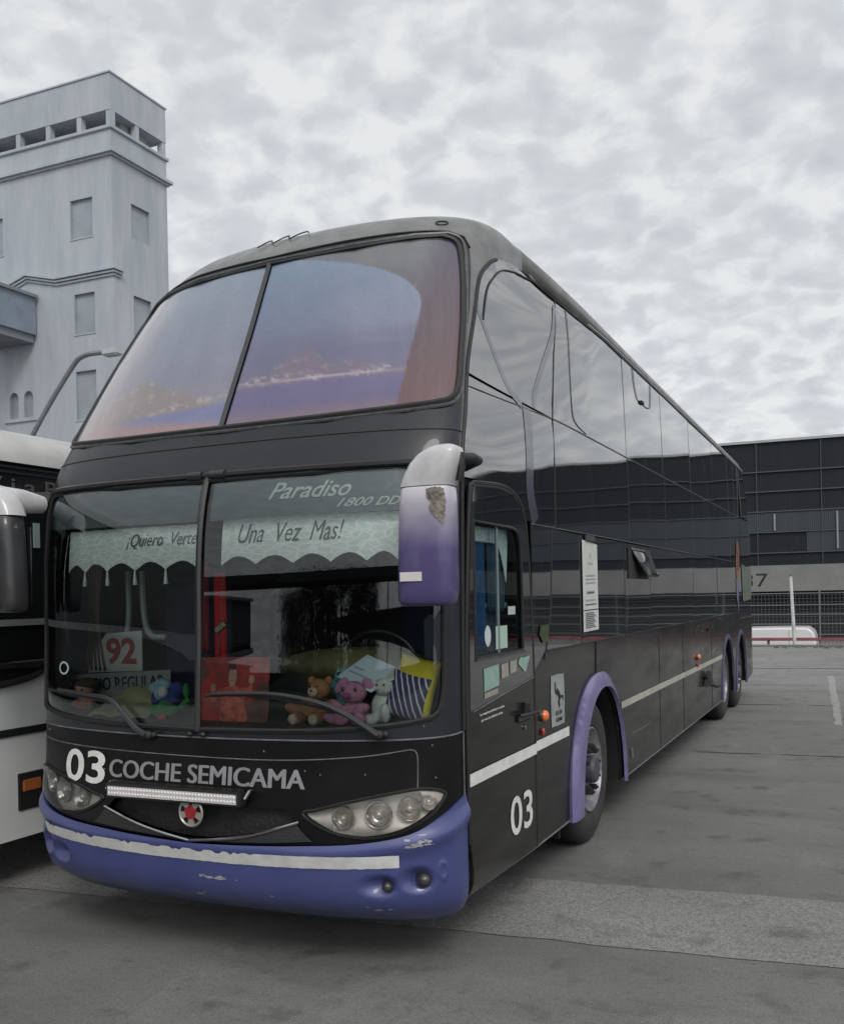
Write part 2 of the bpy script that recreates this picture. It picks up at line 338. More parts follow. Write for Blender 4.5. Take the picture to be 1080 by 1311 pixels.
    def build(s, name, m, parent=None, ang=40, rc=True):
        return newobj(name, s.mesh(ang, rc), m, parent)
def bez(pts, n=8, closed=False):
    """Catmull-Rom through points of any dimension"""
    P_ = [np.array(p, float) for p in pts]; N_ = len(P_); o = []
    rng_ = range(N_) if closed else range(N_ - 1)
    for i in rng_:
        p1, p2 = P_[i], P_[(i + 1) % N_]
        p0 = P_[i - 1] if (closed or i > 0) else p1 * 2 - p2
        p3 = P_[(i + 2) % N_] if (closed or i + 2 < N_) else p2 * 2 - p1
        for k in range(n):
            t = k / n; o.append(.5 * ((2 * p1) + (-p0 + p2) * t + (2 * p0 - 5 * p1 + 4 * p2 - p3) * t * t + (-p0 + 3 * p1 - 3 * p2 + p3) * t ** 3))
    if not closed: o.append(P_[-1])
    return [tuple(map(float, q)) for q in o]
def dens(pts, step, closed=True):
    o = []; n = len(pts)
    for i in range(n if closed else n - 1):
        a = np.array(pts[i], float); b = np.array(pts[(i + 1) % n], float); k = max(1, int(math.ceil(np.linalg.norm(b - a) / step)))
        for j in range(k): o.append(tuple(a + (b - a) * j / k))
    if not closed: o.append(tuple(pts[-1]))
    return o
def pip(p, poly):
    P_ = np.asarray(p, float); poly = np.asarray(poly, float); x, y = P_[:, 0], P_[:, 1]; ins = np.zeros(len(P_), bool)
    x1, y1 = poly[:, 0], poly[:, 1]; x2, y2 = np.roll(x1, -1), np.roll(y1, -1)
    for a, b, c, d in zip(x1, y1, x2, y2):
        if abs(d - b) < 1e-12: continue
        cond = ((b > y) != (d > y)) & (x < (c - a) * (y - b) / (d - b) + a); ins ^= cond
    return ins
def patch(name, outer, holes, fn, m, parent, step=(.05, .05), thick=0, off=0, ang=60, edge=None, cn=True):
    """triangulated sheet cut to exact outlines in a surface's own 2-D coordinates, laid on that surface"""
    sc2 = np.array([1 / step[0], 1 / step[1]])
    loops = [dens([tuple(np.array(p) * sc2) for p in l], edge or 1.0) for l in [outer] + list(holes)]
    V_ = []; E_ = []
    for l in loops:
        b0 = len(V_); V_ += l; E_ += [(b0 + i, b0 + (i + 1) % len(l)) for i in range(len(l))]
    o = np.array(loops[0]); x0, y0 = o.min(0); x1, y1 = o.max(0)
    gx, gy = np.meshgrid(np.arange(x0 + .5, x1, 1.0), np.arange(y0 + .5, y1, 1.0)); g = np.stack([gx.ravel(), gy.ravel()], 1)
    if len(g):
        ok = pip(g, loops[0])
        for h in loops[1:]: ok &= ~pip(g, h)
        B = np.array(V_); g = g[ok]
        if len(g):
            d = np.min(((g[:, None, :] - B[None]) ** 2).sum(-1), 1) if len(g) * len(B) < 3e7 else np.ones(len(g))
            g = g[d > .16]
        V_ += [tuple(q) for q in g]
    r = delaunay_2d_cdt([Vector(v) for v in V_], E_, [], 0, 1e-6)
    pv = np.array([tuple(v) for v in r[0]]); tr = np.array([tuple(f) for f in r[2]])
    cen = pv[tr].mean(1); ok = pip(cen, loops[0])
    for h in loops[1:]: ok &= ~pip(cen, h)
    tr = tr[ok]; used = np.unique(tr); mp = -np.ones(len(pv), int); mp[used] = np.arange(len(used)); tr = mp[tr]; pv = pv[used] / sc2
    P3 = np.asarray(fn(pv[:, 0], pv[:, 1], off), float)
    if thick:      # real thickness: a back skin and a rim with edges of their own
        nf = np.cross(P3[tr[:, 1]] - P3[tr[:, 0]], P3[tr[:, 2]] - P3[tr[:, 0]]); vn = np.zeros_like(P3)
        for k in range(3): np.add.at(vn, tr[:, k], nf)
        vn /= np.maximum(np.linalg.norm(vn, axis=1, keepdims=True), 1e-12)
        B3 = P3 - vn * thick; n_ = len(P3); ed = {}
        for t_ in tr:
            for a_, b_ in ((t_[0], t_[1]), (t_[1], t_[2]), (t_[2], t_[0])):
                a_, b_ = int(a_), int(b_)
                if (b_, a_) in ed: del ed[(b_, a_)]
                else: ed[(a_, b_)] = 1
        VV = [P3, B3]; FF = [tuple(t_) for t_ in tr] + [tuple(int(q) + n_ for q in t_[::-1]) for t_ in tr]; k = 2 * n_; ex = []
        for a_, b_ in ed: ex += [P3[a_], P3[b_], B3[b_], B3[a_]]; FF.append((k + 1, k, k + 3, k + 2)); k += 4
        if ex: VV.append(np.array(ex))
        me = mesh_from(np.concatenate(VV), FF, True, ang)
    else: me = mesh_from(P3, tr, True, ang)
    # shade with the surface's own normals, so reflections stay clean whatever the triangles
    e_ = 1.5e-3; A_, B_ = pv[:, 0], pv[:, 1]
    nn_ = np.cross(np.asarray(fn(A_ + e_, B_, off)) - np.asarray(fn(A_ - e_, B_, off)), np.asarray(fn(A_, B_ + e_, off)) - np.asarray(fn(A_, B_ - e_, off)))
    ln_ = np.linalg.norm(nn_, axis=1, keepdims=True)
    if cn and np.all(ln_ > 1e-12):
        nn_ /= ln_; fnn = np.cross(P3[tr[:, 1]] - P3[tr[:, 0]], P3[tr[:, 2]] - P3[tr[:, 0]]); sg = np.sign((nn_[tr[:, 0]] * fnn).sum(-1).sum()) or 1; nn_ *= sg
        li = np.empty(len(me.loops), np.int32); me.loops.foreach_get('vertex_index', li); me.update(); fnl = np.repeat(np.array([p.normal[:] for p in me.polygons]), [p.loop_total for p in me.polygons], axis=0)
        n0 = len(P3); cnl = np.where((li < n0)[:, None], nn_[np.minimum(li, n0 - 1)], np.where(((li >= n0) & (li < 2 * n0))[:, None], -nn_[np.clip(li - n0, 0, n0 - 1)], fnl)) if thick else nn_[li]
        me.normals_split_custom_set([tuple(q) for q in cnl])
    ob = newobj(name, me, m, parent)
    return ob, pv

# ------------------------------------------------------------------ the shape of the big coach's nose and side
K = np.array([
(.20,-.26,.26,.06,.29,1.20),
(.34,-.40,.35,.00,.36,1.245),
(.60,-.46,.60,-.03,.60,1.26),
(.85,-.44,.85,-.04,.85,1.26),
(1.0,-.42,1.0,-.04,1.0,1.26),
(1.5,-.39,1.5,-.03,1.5,1.26),
(2.37,-.30,2.37,.01,2.37,1.26),
(2.55,-.23,2.55,.04,2.54,1.255),
(2.70,-.16,2.70,.115,2.68,1.24),
(3.0,-.01,3.0,.271,2.98,1.20),
(3.3,.15,3.32,.472,3.27,1.165),
(3.60,.30,3.64,.675,3.55,1.13),
(3.72,.36,3.76,.777,3.62,1.12),
(3.85,.47,3.88,.943,3.715,1.115),
(4.0,.66,3.99,1.148,3.77,1.11),
(4.3,1.5,4.02,1.5,3.813,1.108)])
def pch(x, xs, ys):
    x = np.clip(np.asarray(x, float), xs[0], xs[-1]); h = np.diff(xs); d = np.diff(ys) / h; m_ = np.zeros(len(xs))
    m_[1:-1] = (d[:-1] * h[1:] + d[1:] * h[:-1]) / (h[1:] + h[:-1]); m_[0] = d[0]; m_[-1] = d[-1]
    i = np.clip(np.searchsorted(xs, x) - 1, 0, len(h) - 1); t = (x - xs[i]) / h[i]
    return (2*t**3-3*t**2+1)*ys[i]+(t**3-2*t**2+t)*h[i]*m_[i]+(-2*t**3+3*t**2)*ys[i+1]+(t**3-t**2)*h[i]*m_[i+1]
def F0(u, v):
    yc, zc, ys, zs, W = [pch(v, K[:, 0], K[:, k]) for k in range(1, 6)]
    nn = np.interp(v, [2.3, 3.0], [2.5, 2.1]); a = u * np.pi / 2; s, c = np.sin(a), np.cos(a); rho = (np.abs(s) ** nn + np.abs(c) ** nn) ** (-1 / nn); X = rho * s; H = rho * c
    Hz = (1 - np.abs(X) ** 6.0).clip(0, 1) ** (1 / 6.0); x = W * X; z = zs + (zc - zs) * Hz
    z = z - .085 * np.clip((1.15 - x) / 2.3, 0, 1) * np.clip((z - 2.4) / 1.3, 0, 1.1) - .07 * np.clip((-.55 - x) / .6, 0, 1) ** 1.5 * np.clip((z - 3.3) / .4, 0, 1)      # the old body leans a little
    return np.stack([x, ys + (yc - ys) * H, z], -1)
def FN(u, v):
    e = 2e-3; a = F0(np.clip(u + e, -1, 1), v) - F0(np.clip(u - e, -1, 1), v); b = F0(u, np.clip(v + e, .2, 4.3)) - F0(u, np.clip(v - e, .2, 4.3))
    n = np.cross(a, b); return n / np.linalg.norm(n, axis=-1, keepdims=True)
def Fm(u, v, off=0):
    u = np.clip(np.asarray(u, float), -1, 1); v = np.clip(np.asarray(v, float), .2, 4.3)
    P_ = F0(u, v); return P_ + FN(u, v) * off if np.any(off) else P_
def fp(u, v, off=0): return Vector(Fm(np.array([u]), np.array([v]), off)[0])
REAR = 13.8
def Wz(z, y=3.0):
    z = np.asarray(z, float); y = np.asarray(y, float) + 0 * z; wn = pch(z, K[:, 4], K[:, 5]); ysm = pch(z, K[:, 4], K[:, 3]); wb = 1.26 - .038 * np.clip((z - 2.0) / 1.8, 0, 1) ** 2
    t = np.clip((y - ysm) / (1.0 + 1.2 * np.clip((z - 2.0) / 1.0, 0, 1) ** 2), 0, 1); t = t * t * (3 - 2 * t); return wn + (wb - wn) * t
def ztop(y): return float(np.interp(y, [1.5, 2.5], [3.812, 3.742])) - .006 * max(0, y - 2)
def Sm(y, z, off=0):
    y = np.asarray(y, float); z = np.asarray(z, float)
    x = Wz(z, y) - .10 * np.clip((y - 12.8) / 1.0, 0, 1.2) ** 2
    return np.stack([x + off, y, z + 0 * y], -1)
def SmR(y, z, off=0):
    P_ = Sm(y, z, off); P_[..., 0] *= -1; return P_
def sp(y, z, off=0): return Vector(Sm(np.array([y]), np.array([z]), off)[0])
def rearY(z): return float(np.interp(z, [.3, 1.9, 2.6, 3.78], [13.85, 13.75, 13.4, 12.4]))
def mirrorpoly(h):   # half outline (right side, from the centre bottom round to the centre top) -> full outline
    return h + [(-a, b) for a, b in reversed(h) if a > 1e-6]

def text_mesh(body, bold=0, shear=0, spacing=1.0):
    c = bpy.data.curves.new('t', 'FONT'); c.body = body; c.size = 1; c.offset = bold; c.shear = shear; c.space_character = spacing; c.resolution_u = 4
    o = bpy.data.objects.new('t', c); COL.objects.link(o); bpy.context.view_layer.update()
    me = bpy.data.meshes.new_from_object(o.evaluated_get(bpy.context.evaluated_depsgraph_get())); bpy.data.objects.remove(o)
    return me
def text_on(name, body, box, fn, m, parent, off=.003, bold=0, shear=0, spacing=1.0, slope=0, sub=1, double=0):
    """fit lettering in box (a0,a1,b0,b1) of a surface's own coordinates"""
    me = text_mesh(body, bold, shear, spacing)
    bm = bmesh.new(); bm.from_mesh(me)
    if sub:
        bmesh.ops.triangulate(bm, faces=bm.faces)
        bmesh.ops.subdivide_edges(bm, edges=[e for e in bm.edges if e.calc_length() > .25], cuts=1)
    bm.to_mesh(me); bm.free()
    co = np.array([v.co[:] for v in me.vertices]); mn, mxx = co.min(0), co.max(0)
    a0, a1, b0, b1 = box
    A = a0 + (co[:, 0] - mn[0]) / (mxx[0] - mn[0]) * (a1 - a0); B = b0 + (co[:, 1] - mn[1]) / (mxx[1] - mn[1]) * (b1 - b0) + slope * (A - a0)
    P_ = fn(A, B, off)
    for v, p in zip(me.vertices, P_): v.co = p
    me.update()
    if double:      # heavier strokes: the same glyphs laid again a hair to the side
        bm = bmesh.new(); bm.from_mesh(me); m2 = me.copy()
        for k_, dA in enumerate((double, double / 2)):
            P_ = fn(A + dA, B + double * .25 * k_, off + .0003 * (k_ + 1))
            for v, p in zip(m2.vertices, P_): v.co = p
            m2.update(); bm.from_mesh(m2)
        bm.to_mesh(me); bm.free(); me.update()
    return newobj(name, me, m, parent)
def plane_fn(o, ax, ay):
    o = np.array(o, float); ax = np.array(ax, float); ay = np.array(ay, float); n = np.cross(ax, ay); n /= np.linalg.norm(n)
    return lambda a, b, off=0: o + np.outer(a, ax) + np.outer(b, ay) + n * off
def strip_on(name, pts, width, fn, m, parent, off=.003, closed=False):
    """ribbon of given width along a 2-D path on a surface"""
    P_ = [np.array(p, float) for p in pts]; V_ = []; F_ = []
    n = len(P_); wd = width if isinstance(width, (list, tuple)) else [width] * n
    A = []; B = []
    for i, p in enumerate(P_):
        d = (P_[(i + 1) % n] - P_[i - 1]) if closed else (P_[min(i + 1, n - 1)] - P_[max(i - 1, 0)]); d /= np.linalg.norm(d); q = np.array([-d[1], d[0]]) * wd[i] / 2
        A.append(p - q); B.append(p + q)
    ab = np.array(A + B); V_ = fn(ab[:, 0], ab[:, 1], off)
    for i in range(n if closed else n - 1): j = (i + 1) % n; F_.append((i, j, n + j, n + i))
    return newobj(name, mesh_from(V_, F_), m, parent)
def tube_on(name, pts, r, fn, m, parent, off=0, closed=False, seg=6):
    a = np.array(pts, float); P_ = fn(a[:, 0], a[:, 1], off); b = MB(); b.tube(P_, r, seg, closed); return b.build(name, m, parent)

# ================================================================== GROUND AND TERRAIN
def ground():
    xs = [-400, -120, -60, -30, -12, 0, 12, 30, 60, 120, 400]; ys = [-300, -100, -40, -15, 0, 15, 27.9, 28.4, 45, 80, 160, 400, 1500]
    V_ = []; F_ = []
    for y in ys:
        for x in xs: V_.append((x, y, 0 if y < 28.2 else -1.1))
    n = len(xs)
    for j in range(len(ys) - 1):
        for i in range(n - 1): F_.append((j*n+i, j*n+i+1, (j+1)*n+i+1, (j+1)*n+i))
    return newobj('ground', mesh_from(V_, F_, False), MT['asphalt'])
tag(ground(), kind='structure')
def quad(name, pts, z, m, kind='structure'):
    # worn, uneven outline
    P_ = dens(pts, .22); P_ = [(x + random.uniform(-.018, .018), y + random.uniform(-.018, .018)) for x, y in P_]
    o, _ = patch(name, P_, [], lambda a, b, off: np.stack([a, b, 0 * a + z], -1), m, None, (1.5, 1.5))
    return tag(o, kind=kind)
sl = .078
quad('concrete_strip', [(-9, .37 + sl * -9 + .02), (14, .37 + sl * 14), (14, 1.45 + sl * 14), (-9, 1.45 + sl * -9)], .004, MT['strip'])
for i, (x0, x1, y0, k, wd) in enumerate([(-1, 14, 6.77, .057, .03), (-4, 20, 18.85, .14, .07), (-6, 30, 11.6, .07, .025)]):
    quad('pavement_joint', [(x0, y0 + k * x0), (x1, y0 + k * x1), (x1, y0 + k * x1 + wd), (x0, y0 + k * x0 + wd)], .004, mat('joint_filler', (.05, .05, .048), .9, var=.5))
quad('worn_lane_marking', [(2.62, 9.5), (2.72, 9.5), (2.38, 17.3), (2.26, 17.3)], .004, mat('worn_marking_paint', (.30, .30, .29), .9, var=1, col2=(.21, .21, .2), vscale=6))
# kerb where the yard ends
b = MB(); b.box((-30, 27.75, 0), (40, 28.0, .06), bev=.01); tag(b.build('kerb', MT['strip']), kind='structure')

def hill(name, cx, cy, rx, ry, h, m, seed):
    rnd = np.random.RandomState(seed); nx, ny = 90, 26; V_ = []; F_ = []
    ph = rnd.rand(12) * 6.28
    for j in range(ny):
        for i in range(nx):
            a = i / (nx - 1) * 2 - 1; b_ = j / (ny - 1) * 2 - 1
            z = h * max(0, 1 - abs(a) ** 6) * max(0, math.cos(b_ * math.pi / 2)) ** .8
            z *= 1 + .05 * math.sin(a * 9 + ph[0]) + .035 * math.sin(a * 23 + ph[1]) + .015 * math.sin(a * 61 + ph[2]) + .02 * math.sin(b_ * 17 + a * 31)
            V_.append((cx + a * rx, cy + b_ * ry, z - 1.15))
    for j in range(ny - 1):
        for i in range(nx - 1): F_.append((j*nx+i, j*nx+i+1, (j+1)*nx+i+1, (j+1)*nx+i))
    return tag(newobj(name, mesh_from(V_, F_, True, 80), m), kind='structure')
MT['hillside'] = mat('wooded_hillside', (.028, .034, .036), .95, var=1, col2=(.045, .05, .048), vscale=.15)
hill('hill', 95, 150, 78, 30, 20.5, MT['hillside'], 3)

# ================================================================== BACKGROUND BUILDINGS
MT['tower'] = mat('pale_painted_render', (.34, .37, .41), .9, var=1, col2=(.425, .455, .49), vscale=1.1, stretch=(1, 1, .22), bump=.05, bscale=4)
MT['towerdark'] = mat('recess_render', (.33, .36, .40), .9, var=.2, vscale=1)
MT['loggia'] = mat('loggia_inside', (.30, .30, .31), .9)
MT['bluebox'] = mat('grey_blue_cladding', (.22, .265, .32), .7, var=.25, vscale=1)
MT['bluesoffit'] = mat('grey_soffit', (.20, .21, .235), .8)
def tower():
    X1, X0, Y0, Y1, ZT = -26.7, -44.0, 30.0, 33.8, 24.9
    t = empty('tower', (X1, Y0, 0), 'tall pale grey rendered tower block with an open loggia under its roof', 'building')
    # lower shaft walls, with recessed blank windows cut out
    fw_ = [(-29.05, 17.95, 1.25, 1.72), (-34.4, 17.9, 1.3, 1.72), (-28.92, 13.7, 1.15, 1.78), (-28.92, 9.9, 1.15, 2.15), (-28.92, 5.6, 1.15, 2.0), (-34.3, 5.6, 1.2, 2.0)]
    sw = [(31.25, 18.05, 1.25, 1.55), (31.3, 13.7, 1.2, 1.8), (31.3, 9.9, 1.2, 1.8)]
    rect = lambda x, z, w_, h_: [(x, z), (x + w_, z), (x + w_, z + h_), (x, z + h_)]
    arches = []
    for ax in (-32.9, -32.02):
        arches.append([(ax, 10.3), (ax + .55, 10.3)] + [(ax + .275 + .275 * math.cos(a), 11.2 + .3 * math.sin(a)) for a in np.linspace(0, math.pi, 9)])
    front = lambda a, b, off=0: np.stack([a, Y0 - off + 0 * a, b], -1)
    side_ = lambda a, b, off=0: np.stack([X1 + off + 0 * a, a, b], -1)
    ZS = 22.45
    patch('wall', [(X0, -1.1), (X1, -1.1), (X1, ZS), (X0, ZS)], [rect(*q) for q in fw_] + arches, front, MT['tower'], t, (3, 3), ang=20)
    patch('wall', [(Y0, -1.1), (Y1, -1.1), (Y1, ZS), (Y0, ZS)], [rect(*q) for q in sw], side_, MT['tower'], t, (3, 3), ang=20)
    b = MB(); b.poly([(X1, Y1, -1.1), (X0, Y1, -1.1), (X0, Y1, ZS), (X1, Y1, ZS)]); b.poly([(X0, Y0, -1.1), (X0, Y0, ZS), (X0, Y1, ZS), (X0, Y1, -1.1)]); b.build('wall', MT['tower'], t)
    for x, z, w_, h_ in fw_:
        b = MB(); d = .14
        b.poly([(x, Y0 + d, z), (x + w_, Y0 + d, z), (x + w_, Y0 + d, z + h_), (x, Y0 + d, z + h_)])
        b.poly([(x, Y0, z), (x, Y0 + d, z), (x, Y0 + d, z + h_), (x, Y0, z + h_)]); b.poly([(x + w_, Y0, z), (x + w_, Y0, z + h_), (x + w_, Y0 + d, z + h_), (x + w_, Y0 + d, z)])
        b.poly([(x, Y0, z + h_), (x, Y0 + d, z + h_), (x + w_, Y0 + d, z + h_), (x + w_, Y0, z + h_)]); b.poly([(x, Y0, z), (x + w_, Y0, z), (x + w_, Y0 + d, z), (x, Y0 + d, z)])
        q = b.build('window', MT['towerdark'], t, rc=False)
        c = MB(); c.box((x - .05, Y0 - .03, z - .06), (x + w_ + .05, Y0 + .05, z - .003)); c.build('sill', MT['tower'], q)
    for y, z, w_, h_ in sw:
        b = MB(); d = .14
        b.poly([(X1 - d, y, z), (X1 - d, y + w_, z), (X1 - d, y + w_, z + h_), (X1 - d, y, z + h_)])
        for yy in (y, y + w_): b.poly([(X1, yy, z), (X1 - d, yy, z), (X1 - d, yy, z + h_), (X1, yy, z + h_)])
        for zz in (z, z + h_): b.poly([(X1, y, zz), (X1 - d, y, zz), (X1 - d, y + w_, zz), (X1, y + w_, zz)])
        b.build('window', MT['towerdark'], t, rc=False)
    for a in arches:
        b = MB(); b.poly([(x, Y0 + .2, z) for x, z in a])
        for i in range(len(a)):
            p, q = a[i], a[(i + 1) % len(a)]; b.poly([(p[0], Y0, p[1]), (q[0], Y0, q[1]), (q[0], Y0 + .2, q[1]), (p[0], Y0 + .2, p[1])])
        b.build('arched_niche', MT['towerdark'], t, rc=False)
    b = MB(); b.box((-33.15, Y0 - .08, 10.12), (-31.2, Y0 + .03, 10.26)); b.build('niche_sill', MT['tower'], t)
    # loggia: sill ledge, piers, roof block
    b = MB(); b.box((X0 - .05, Y0 - .10, ZS), (X1 + .10, Y1 + .1, ZS + .16), bev=.02); b.build('loggia_sill', MT['tower'], t)
    b = MB(); b.box((X0, Y0, 23.3), (X1, Y1, ZT)); b.box((X0 - .04, Y0 - .05, ZT), (X1 + .05, Y1 + .05, ZT + .07)); b.build('parapet', MT['tower'], t)
    z0, z1 = ZS + .16, 23.3
    b = MB(); b.box((X0, Y0 + 1.2, z0), (X1 - .45, Y1 - .9, z1)); b.build('loggia_back_wall', MT['loggia'], t)
    for x in [-26.95, -28.6, -30.4, -32.2, -34.0, -35.8, -37.6, -39.4, -41.2]:
        b = MB(); b.box((x, Y0 + .02, z0), (x + .25, Y0 + .32, z1)); b.build('pier', MT['tower'], t)
    for y in [31.68, Y1 - .25]:
        b = MB(); b.box((X1 - .3, y, z0), (X1 - .02, y + .24, z1)); b.build('pier', MT['tower'], t)
    # cornices
    b = MB()
    for k, (z, d, h_) in enumerate([(21.28, .10, .10), (21.38, .22, .14)]): b.box((X0 - d, Y0 - d, z), (X1 + d, Y1 + d, z + h_))
    b.build('cornice', MT['tower'], t)
    b = MB()
    for z, d in [(16.02, .08), (16.14, .16), (16.26, .24)]:
        b.box((-29.9, Y0 - d, z), (X1 + d, Y0 + .45, z + .09)); b.prism([(-29.9, Y0 - d, z), (-31.6, Y0 - d, z + .42), (-31.6, Y0 - d, z + .51), (-29.9, Y0 - d, z + .09)], (0, d + .05, 0))
        b.prism([(-31.6, Y0 - d, z + .42), (-32.7, Y0 - d, z + .1), (-32.7, Y0 - d, z + .19), (-31.6, Y0 - d, z + .51)], (0, d + .05, 0)); b.box((-44, Y0 - d, z + .1), (-32.7, Y0 + .02, z + .19))
    b.build('string_course', MT['tower'], t)
    return t
tower()
t = empty('covered_footbridge', (-32.5, 29.9, 0), 'blue grey boxed footbridge running out from the tower towards the left edge', 'footbridge')
b = MB(); b.box((-33.6, 8, 13.95), (-31.1, 29.9, 15.6)); b.build('wall', MT['bluebox'], t)
b = MB(); b.box((-33.7, 7.9, 15.6), (-30.95, 29.9, 15.74)); b.build('roof', MT['bluesoffit'], t)
b = MB(); b.box((-33.55, 8.1, 13.6), (-31.25, 29.9, 13.95)); b.build('deck', MT['bluesoffit'], t)
for y in (10, 22):
    b = MB(); b.box((-32.9, y, -1.1), (-32.3, y + .6, 13.6)); b.build('support', MT['towerdark'], t)
# street lamp: bent arm over the coaches
t = empty('street_lamp', (-14.4, 12, 0), 'thin grey street lamp with a bent arm rising behind the white coach', 'street lamp')
b = MB(); b.tube(bez([(-14.4, 12, 0), (-14.4, 12, 3.6), (-14.3, 12, 4.2), (-13.42, 12, 5.55), (-12.4, 12, 6.75), (-12.0, 12, 7.02), (-11.35, 12, 7.03)], 6), .055, 8); b.build('pole', mat('galvanised_steel', (.25, .26, .28), .5, metal=.4, var=.3), t)
b = MB(); b.box((-11.45, 11.88, 6.93), (-11.05, 12.12, 7.07), bev=.03); b.build('lamp_head', mat('lamp_head_grey', (.42, .43, .45), .5), t)

# terminal: dark ribbed facade over a grey concrete band
def ribbed(name, c1, c2, sc_):
    m = mat(name, c1, .6, coat=0, spec=.25); n = m.node_tree; l = n.links.new; b_ = n.nodes['Principled BSDF']
    t_ = n.nodes.new('ShaderNodeTexCoord'); wv = n.nodes.new('ShaderNodeTexWave'); wv.bands_direction = 'X'; wv.inputs['Scale'].default_value = sc_; wv.inputs['Distortion'].default_value = .0; l(t_.outputs['Object'], wv.inputs['Vector'])
    ns = n.nodes.new('ShaderNodeTexNoise'); ns.inputs['Scale'].default_value = 1.4; mp = n.nodes.new('ShaderNodeMapping'); mp.inputs['Scale'].default_value = (1.6, 1, .15); l(t_.outputs['Object'], mp.inputs[0]); l(mp.outputs[0], ns.inputs['Vector'])
    mu = n.nodes.new('ShaderNodeMath'); mu.operation = 'MULTIPLY'; l(wv.outputs[0], mu.inputs[0]); l(ns.outputs[0], mu.inputs[1])
    mi = n.nodes.new('ShaderNodeMix'); mi.data_type = 'RGBA'; mi.inputs[6].default_value = (*c1, 1); mi.inputs[7].default_value = (*c2, 1); l(mu.outputs[0], mi.inputs[0]); l(mi.outputs[2], b_.inputs['Base Color'])
    return m
MT['facade'] = ribbed('navy_ribbed_facade', (.008, .010, .015), (.022, .027, .036), 2.2)
MT['facade2'] = ribbed('grey_louvre_facade', (.030, .038, .046), (.085, .095, .105), 3.0)
MT['mullion'] = mat('pale_mullion', (.055, .062, .075), .5)
MT['band'] = mat('grey_concrete_band', (.20, .20, .195), .85, var=.2, vscale=.8)
def terminal():
    Y = 55; XL, XR = -40, 22
    t = empty('terminal_building', (0, Y, -1.1), 'long dark building with navy ribbed facade and numbered grey concrete band', 'building')
    b = MB(); b.box((XL, Y, 3.06), (XR, Y + 25, 10.0)); b.build('upper_wall', MT['facade'], t)
    b = MB(); b.box((XL - .1, Y - .15, 10.0), (XR + .1, Y + 25, 10.14)); b.build('roof_edge', mat('roof_edge_metal', (.34, .35, .36), .6), t)
    b = MB(); b.box((XL, Y - .35, 1.6), (XR, Y + 25, 3.06)); b.build('concrete_band', MT['band'], t)
    b = MB(); b.box((XL, Y + .8, -1.1), (XR, Y + 25, 1.6)); b.build('ground_floor_wall', mat('dark_ground_floor', (.012, .013, .016), .8), t)  # one even near-black wall colour
    b = MB(); b.box((XL, Y - .05, 4.97), (XR, Y + .02, 6.05)); b.build('louvre_row', MT['facade2'], t)
    b = MB(); b.box((0.0, Y - .055, 3.8), (XR, Y + .02, 4.90)); b.build('louvre_row', MT['facade2'], t)
    b = MB()
    for z in (8.34, 7.22, 6.09, 4.93, 3.76): b.box((XL, Y - .12, z - .03), (XR, Y + .01, z + .03))
    x = XL
    while x < XR: b.box((x, Y - .09, 3.07), (x + .04, Y + .01, 9.98)); x += 3.4
    b.build('mullions', MT['mullion'], t)
    b = MB()
    wl = mat('white_louvre_edge', (.22, .23, .24), .6)
    for x, z0, z1 in ((-1.7, 5.0, 5.95), (1.55, 3.9, 5.95), (-5.1, 5, 5.95), (5.0, 3.9, 5.9)): b.box((x, Y - .16, z0), (x + .10, Y + .01, z1)); b.build('louvre_edge', wl, t); b = MB()
    b.bm.free()
    for k, xx in ((37, -3.35),):
        text_on('bay_number', str(k), (xx, xx + 1.3, 1.86, 2.62), plane_fn((0, Y - .36, 0), (1, 0, 0), (0, 0, 1)), MT['black'], t, off=.0, bold=.0)
terminal()
t = empty('low_terminal_wing', (50, 55, -1.1), 'low grey concrete wing continuing the dark terminal building', 'building')
b = MB(); b.box((22.4, 55.2, 1.6), (110, 75, 3.1)); b.build('concrete_band', MT['band'], t)
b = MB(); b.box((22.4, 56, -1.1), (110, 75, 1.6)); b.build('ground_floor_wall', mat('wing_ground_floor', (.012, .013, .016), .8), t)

# wire fence in front of it
def fence():
    Y = 46; t = empty('wire_fence', (0, Y, -1.1), 'dark wire mesh fence with pale rails standing in front of the terminal', 'fence')
    wire = mat('grey_fence_wire', (.055, .058, .066), .6); rail = mat('pale_fence_rail', (.13, .135, .15), .6)
    x = -14.0
    while x < 46:
        b = MB()
        k = x
        while k < x + 4.95: b.box((k - .012, Y - .01, -1.05), (k + .012, Y + .01, 1.55)); k += .17
        z = -.95
        while z < 1.5: b.box((x, Y - .014, z), (x + 4.95, Y - .004, z + .018)); z += .17
        b.build('mesh_panel', wire, t); x += 5
    b = MB()
    for z in (-.45, .05, .50, .95, 1.5): b.box((-14, Y - .05, z), (46, Y - .02, z + .045))
    b.build('rail', rail, t)
    for i in range(13):
        b = MB(); b.cyl((-14 + i * 5 - .03, Y, -1.1), (-14 + i * 5 - .03, Y, 1.65), .04, seg=8); b.build('post', rail, t)
fence()
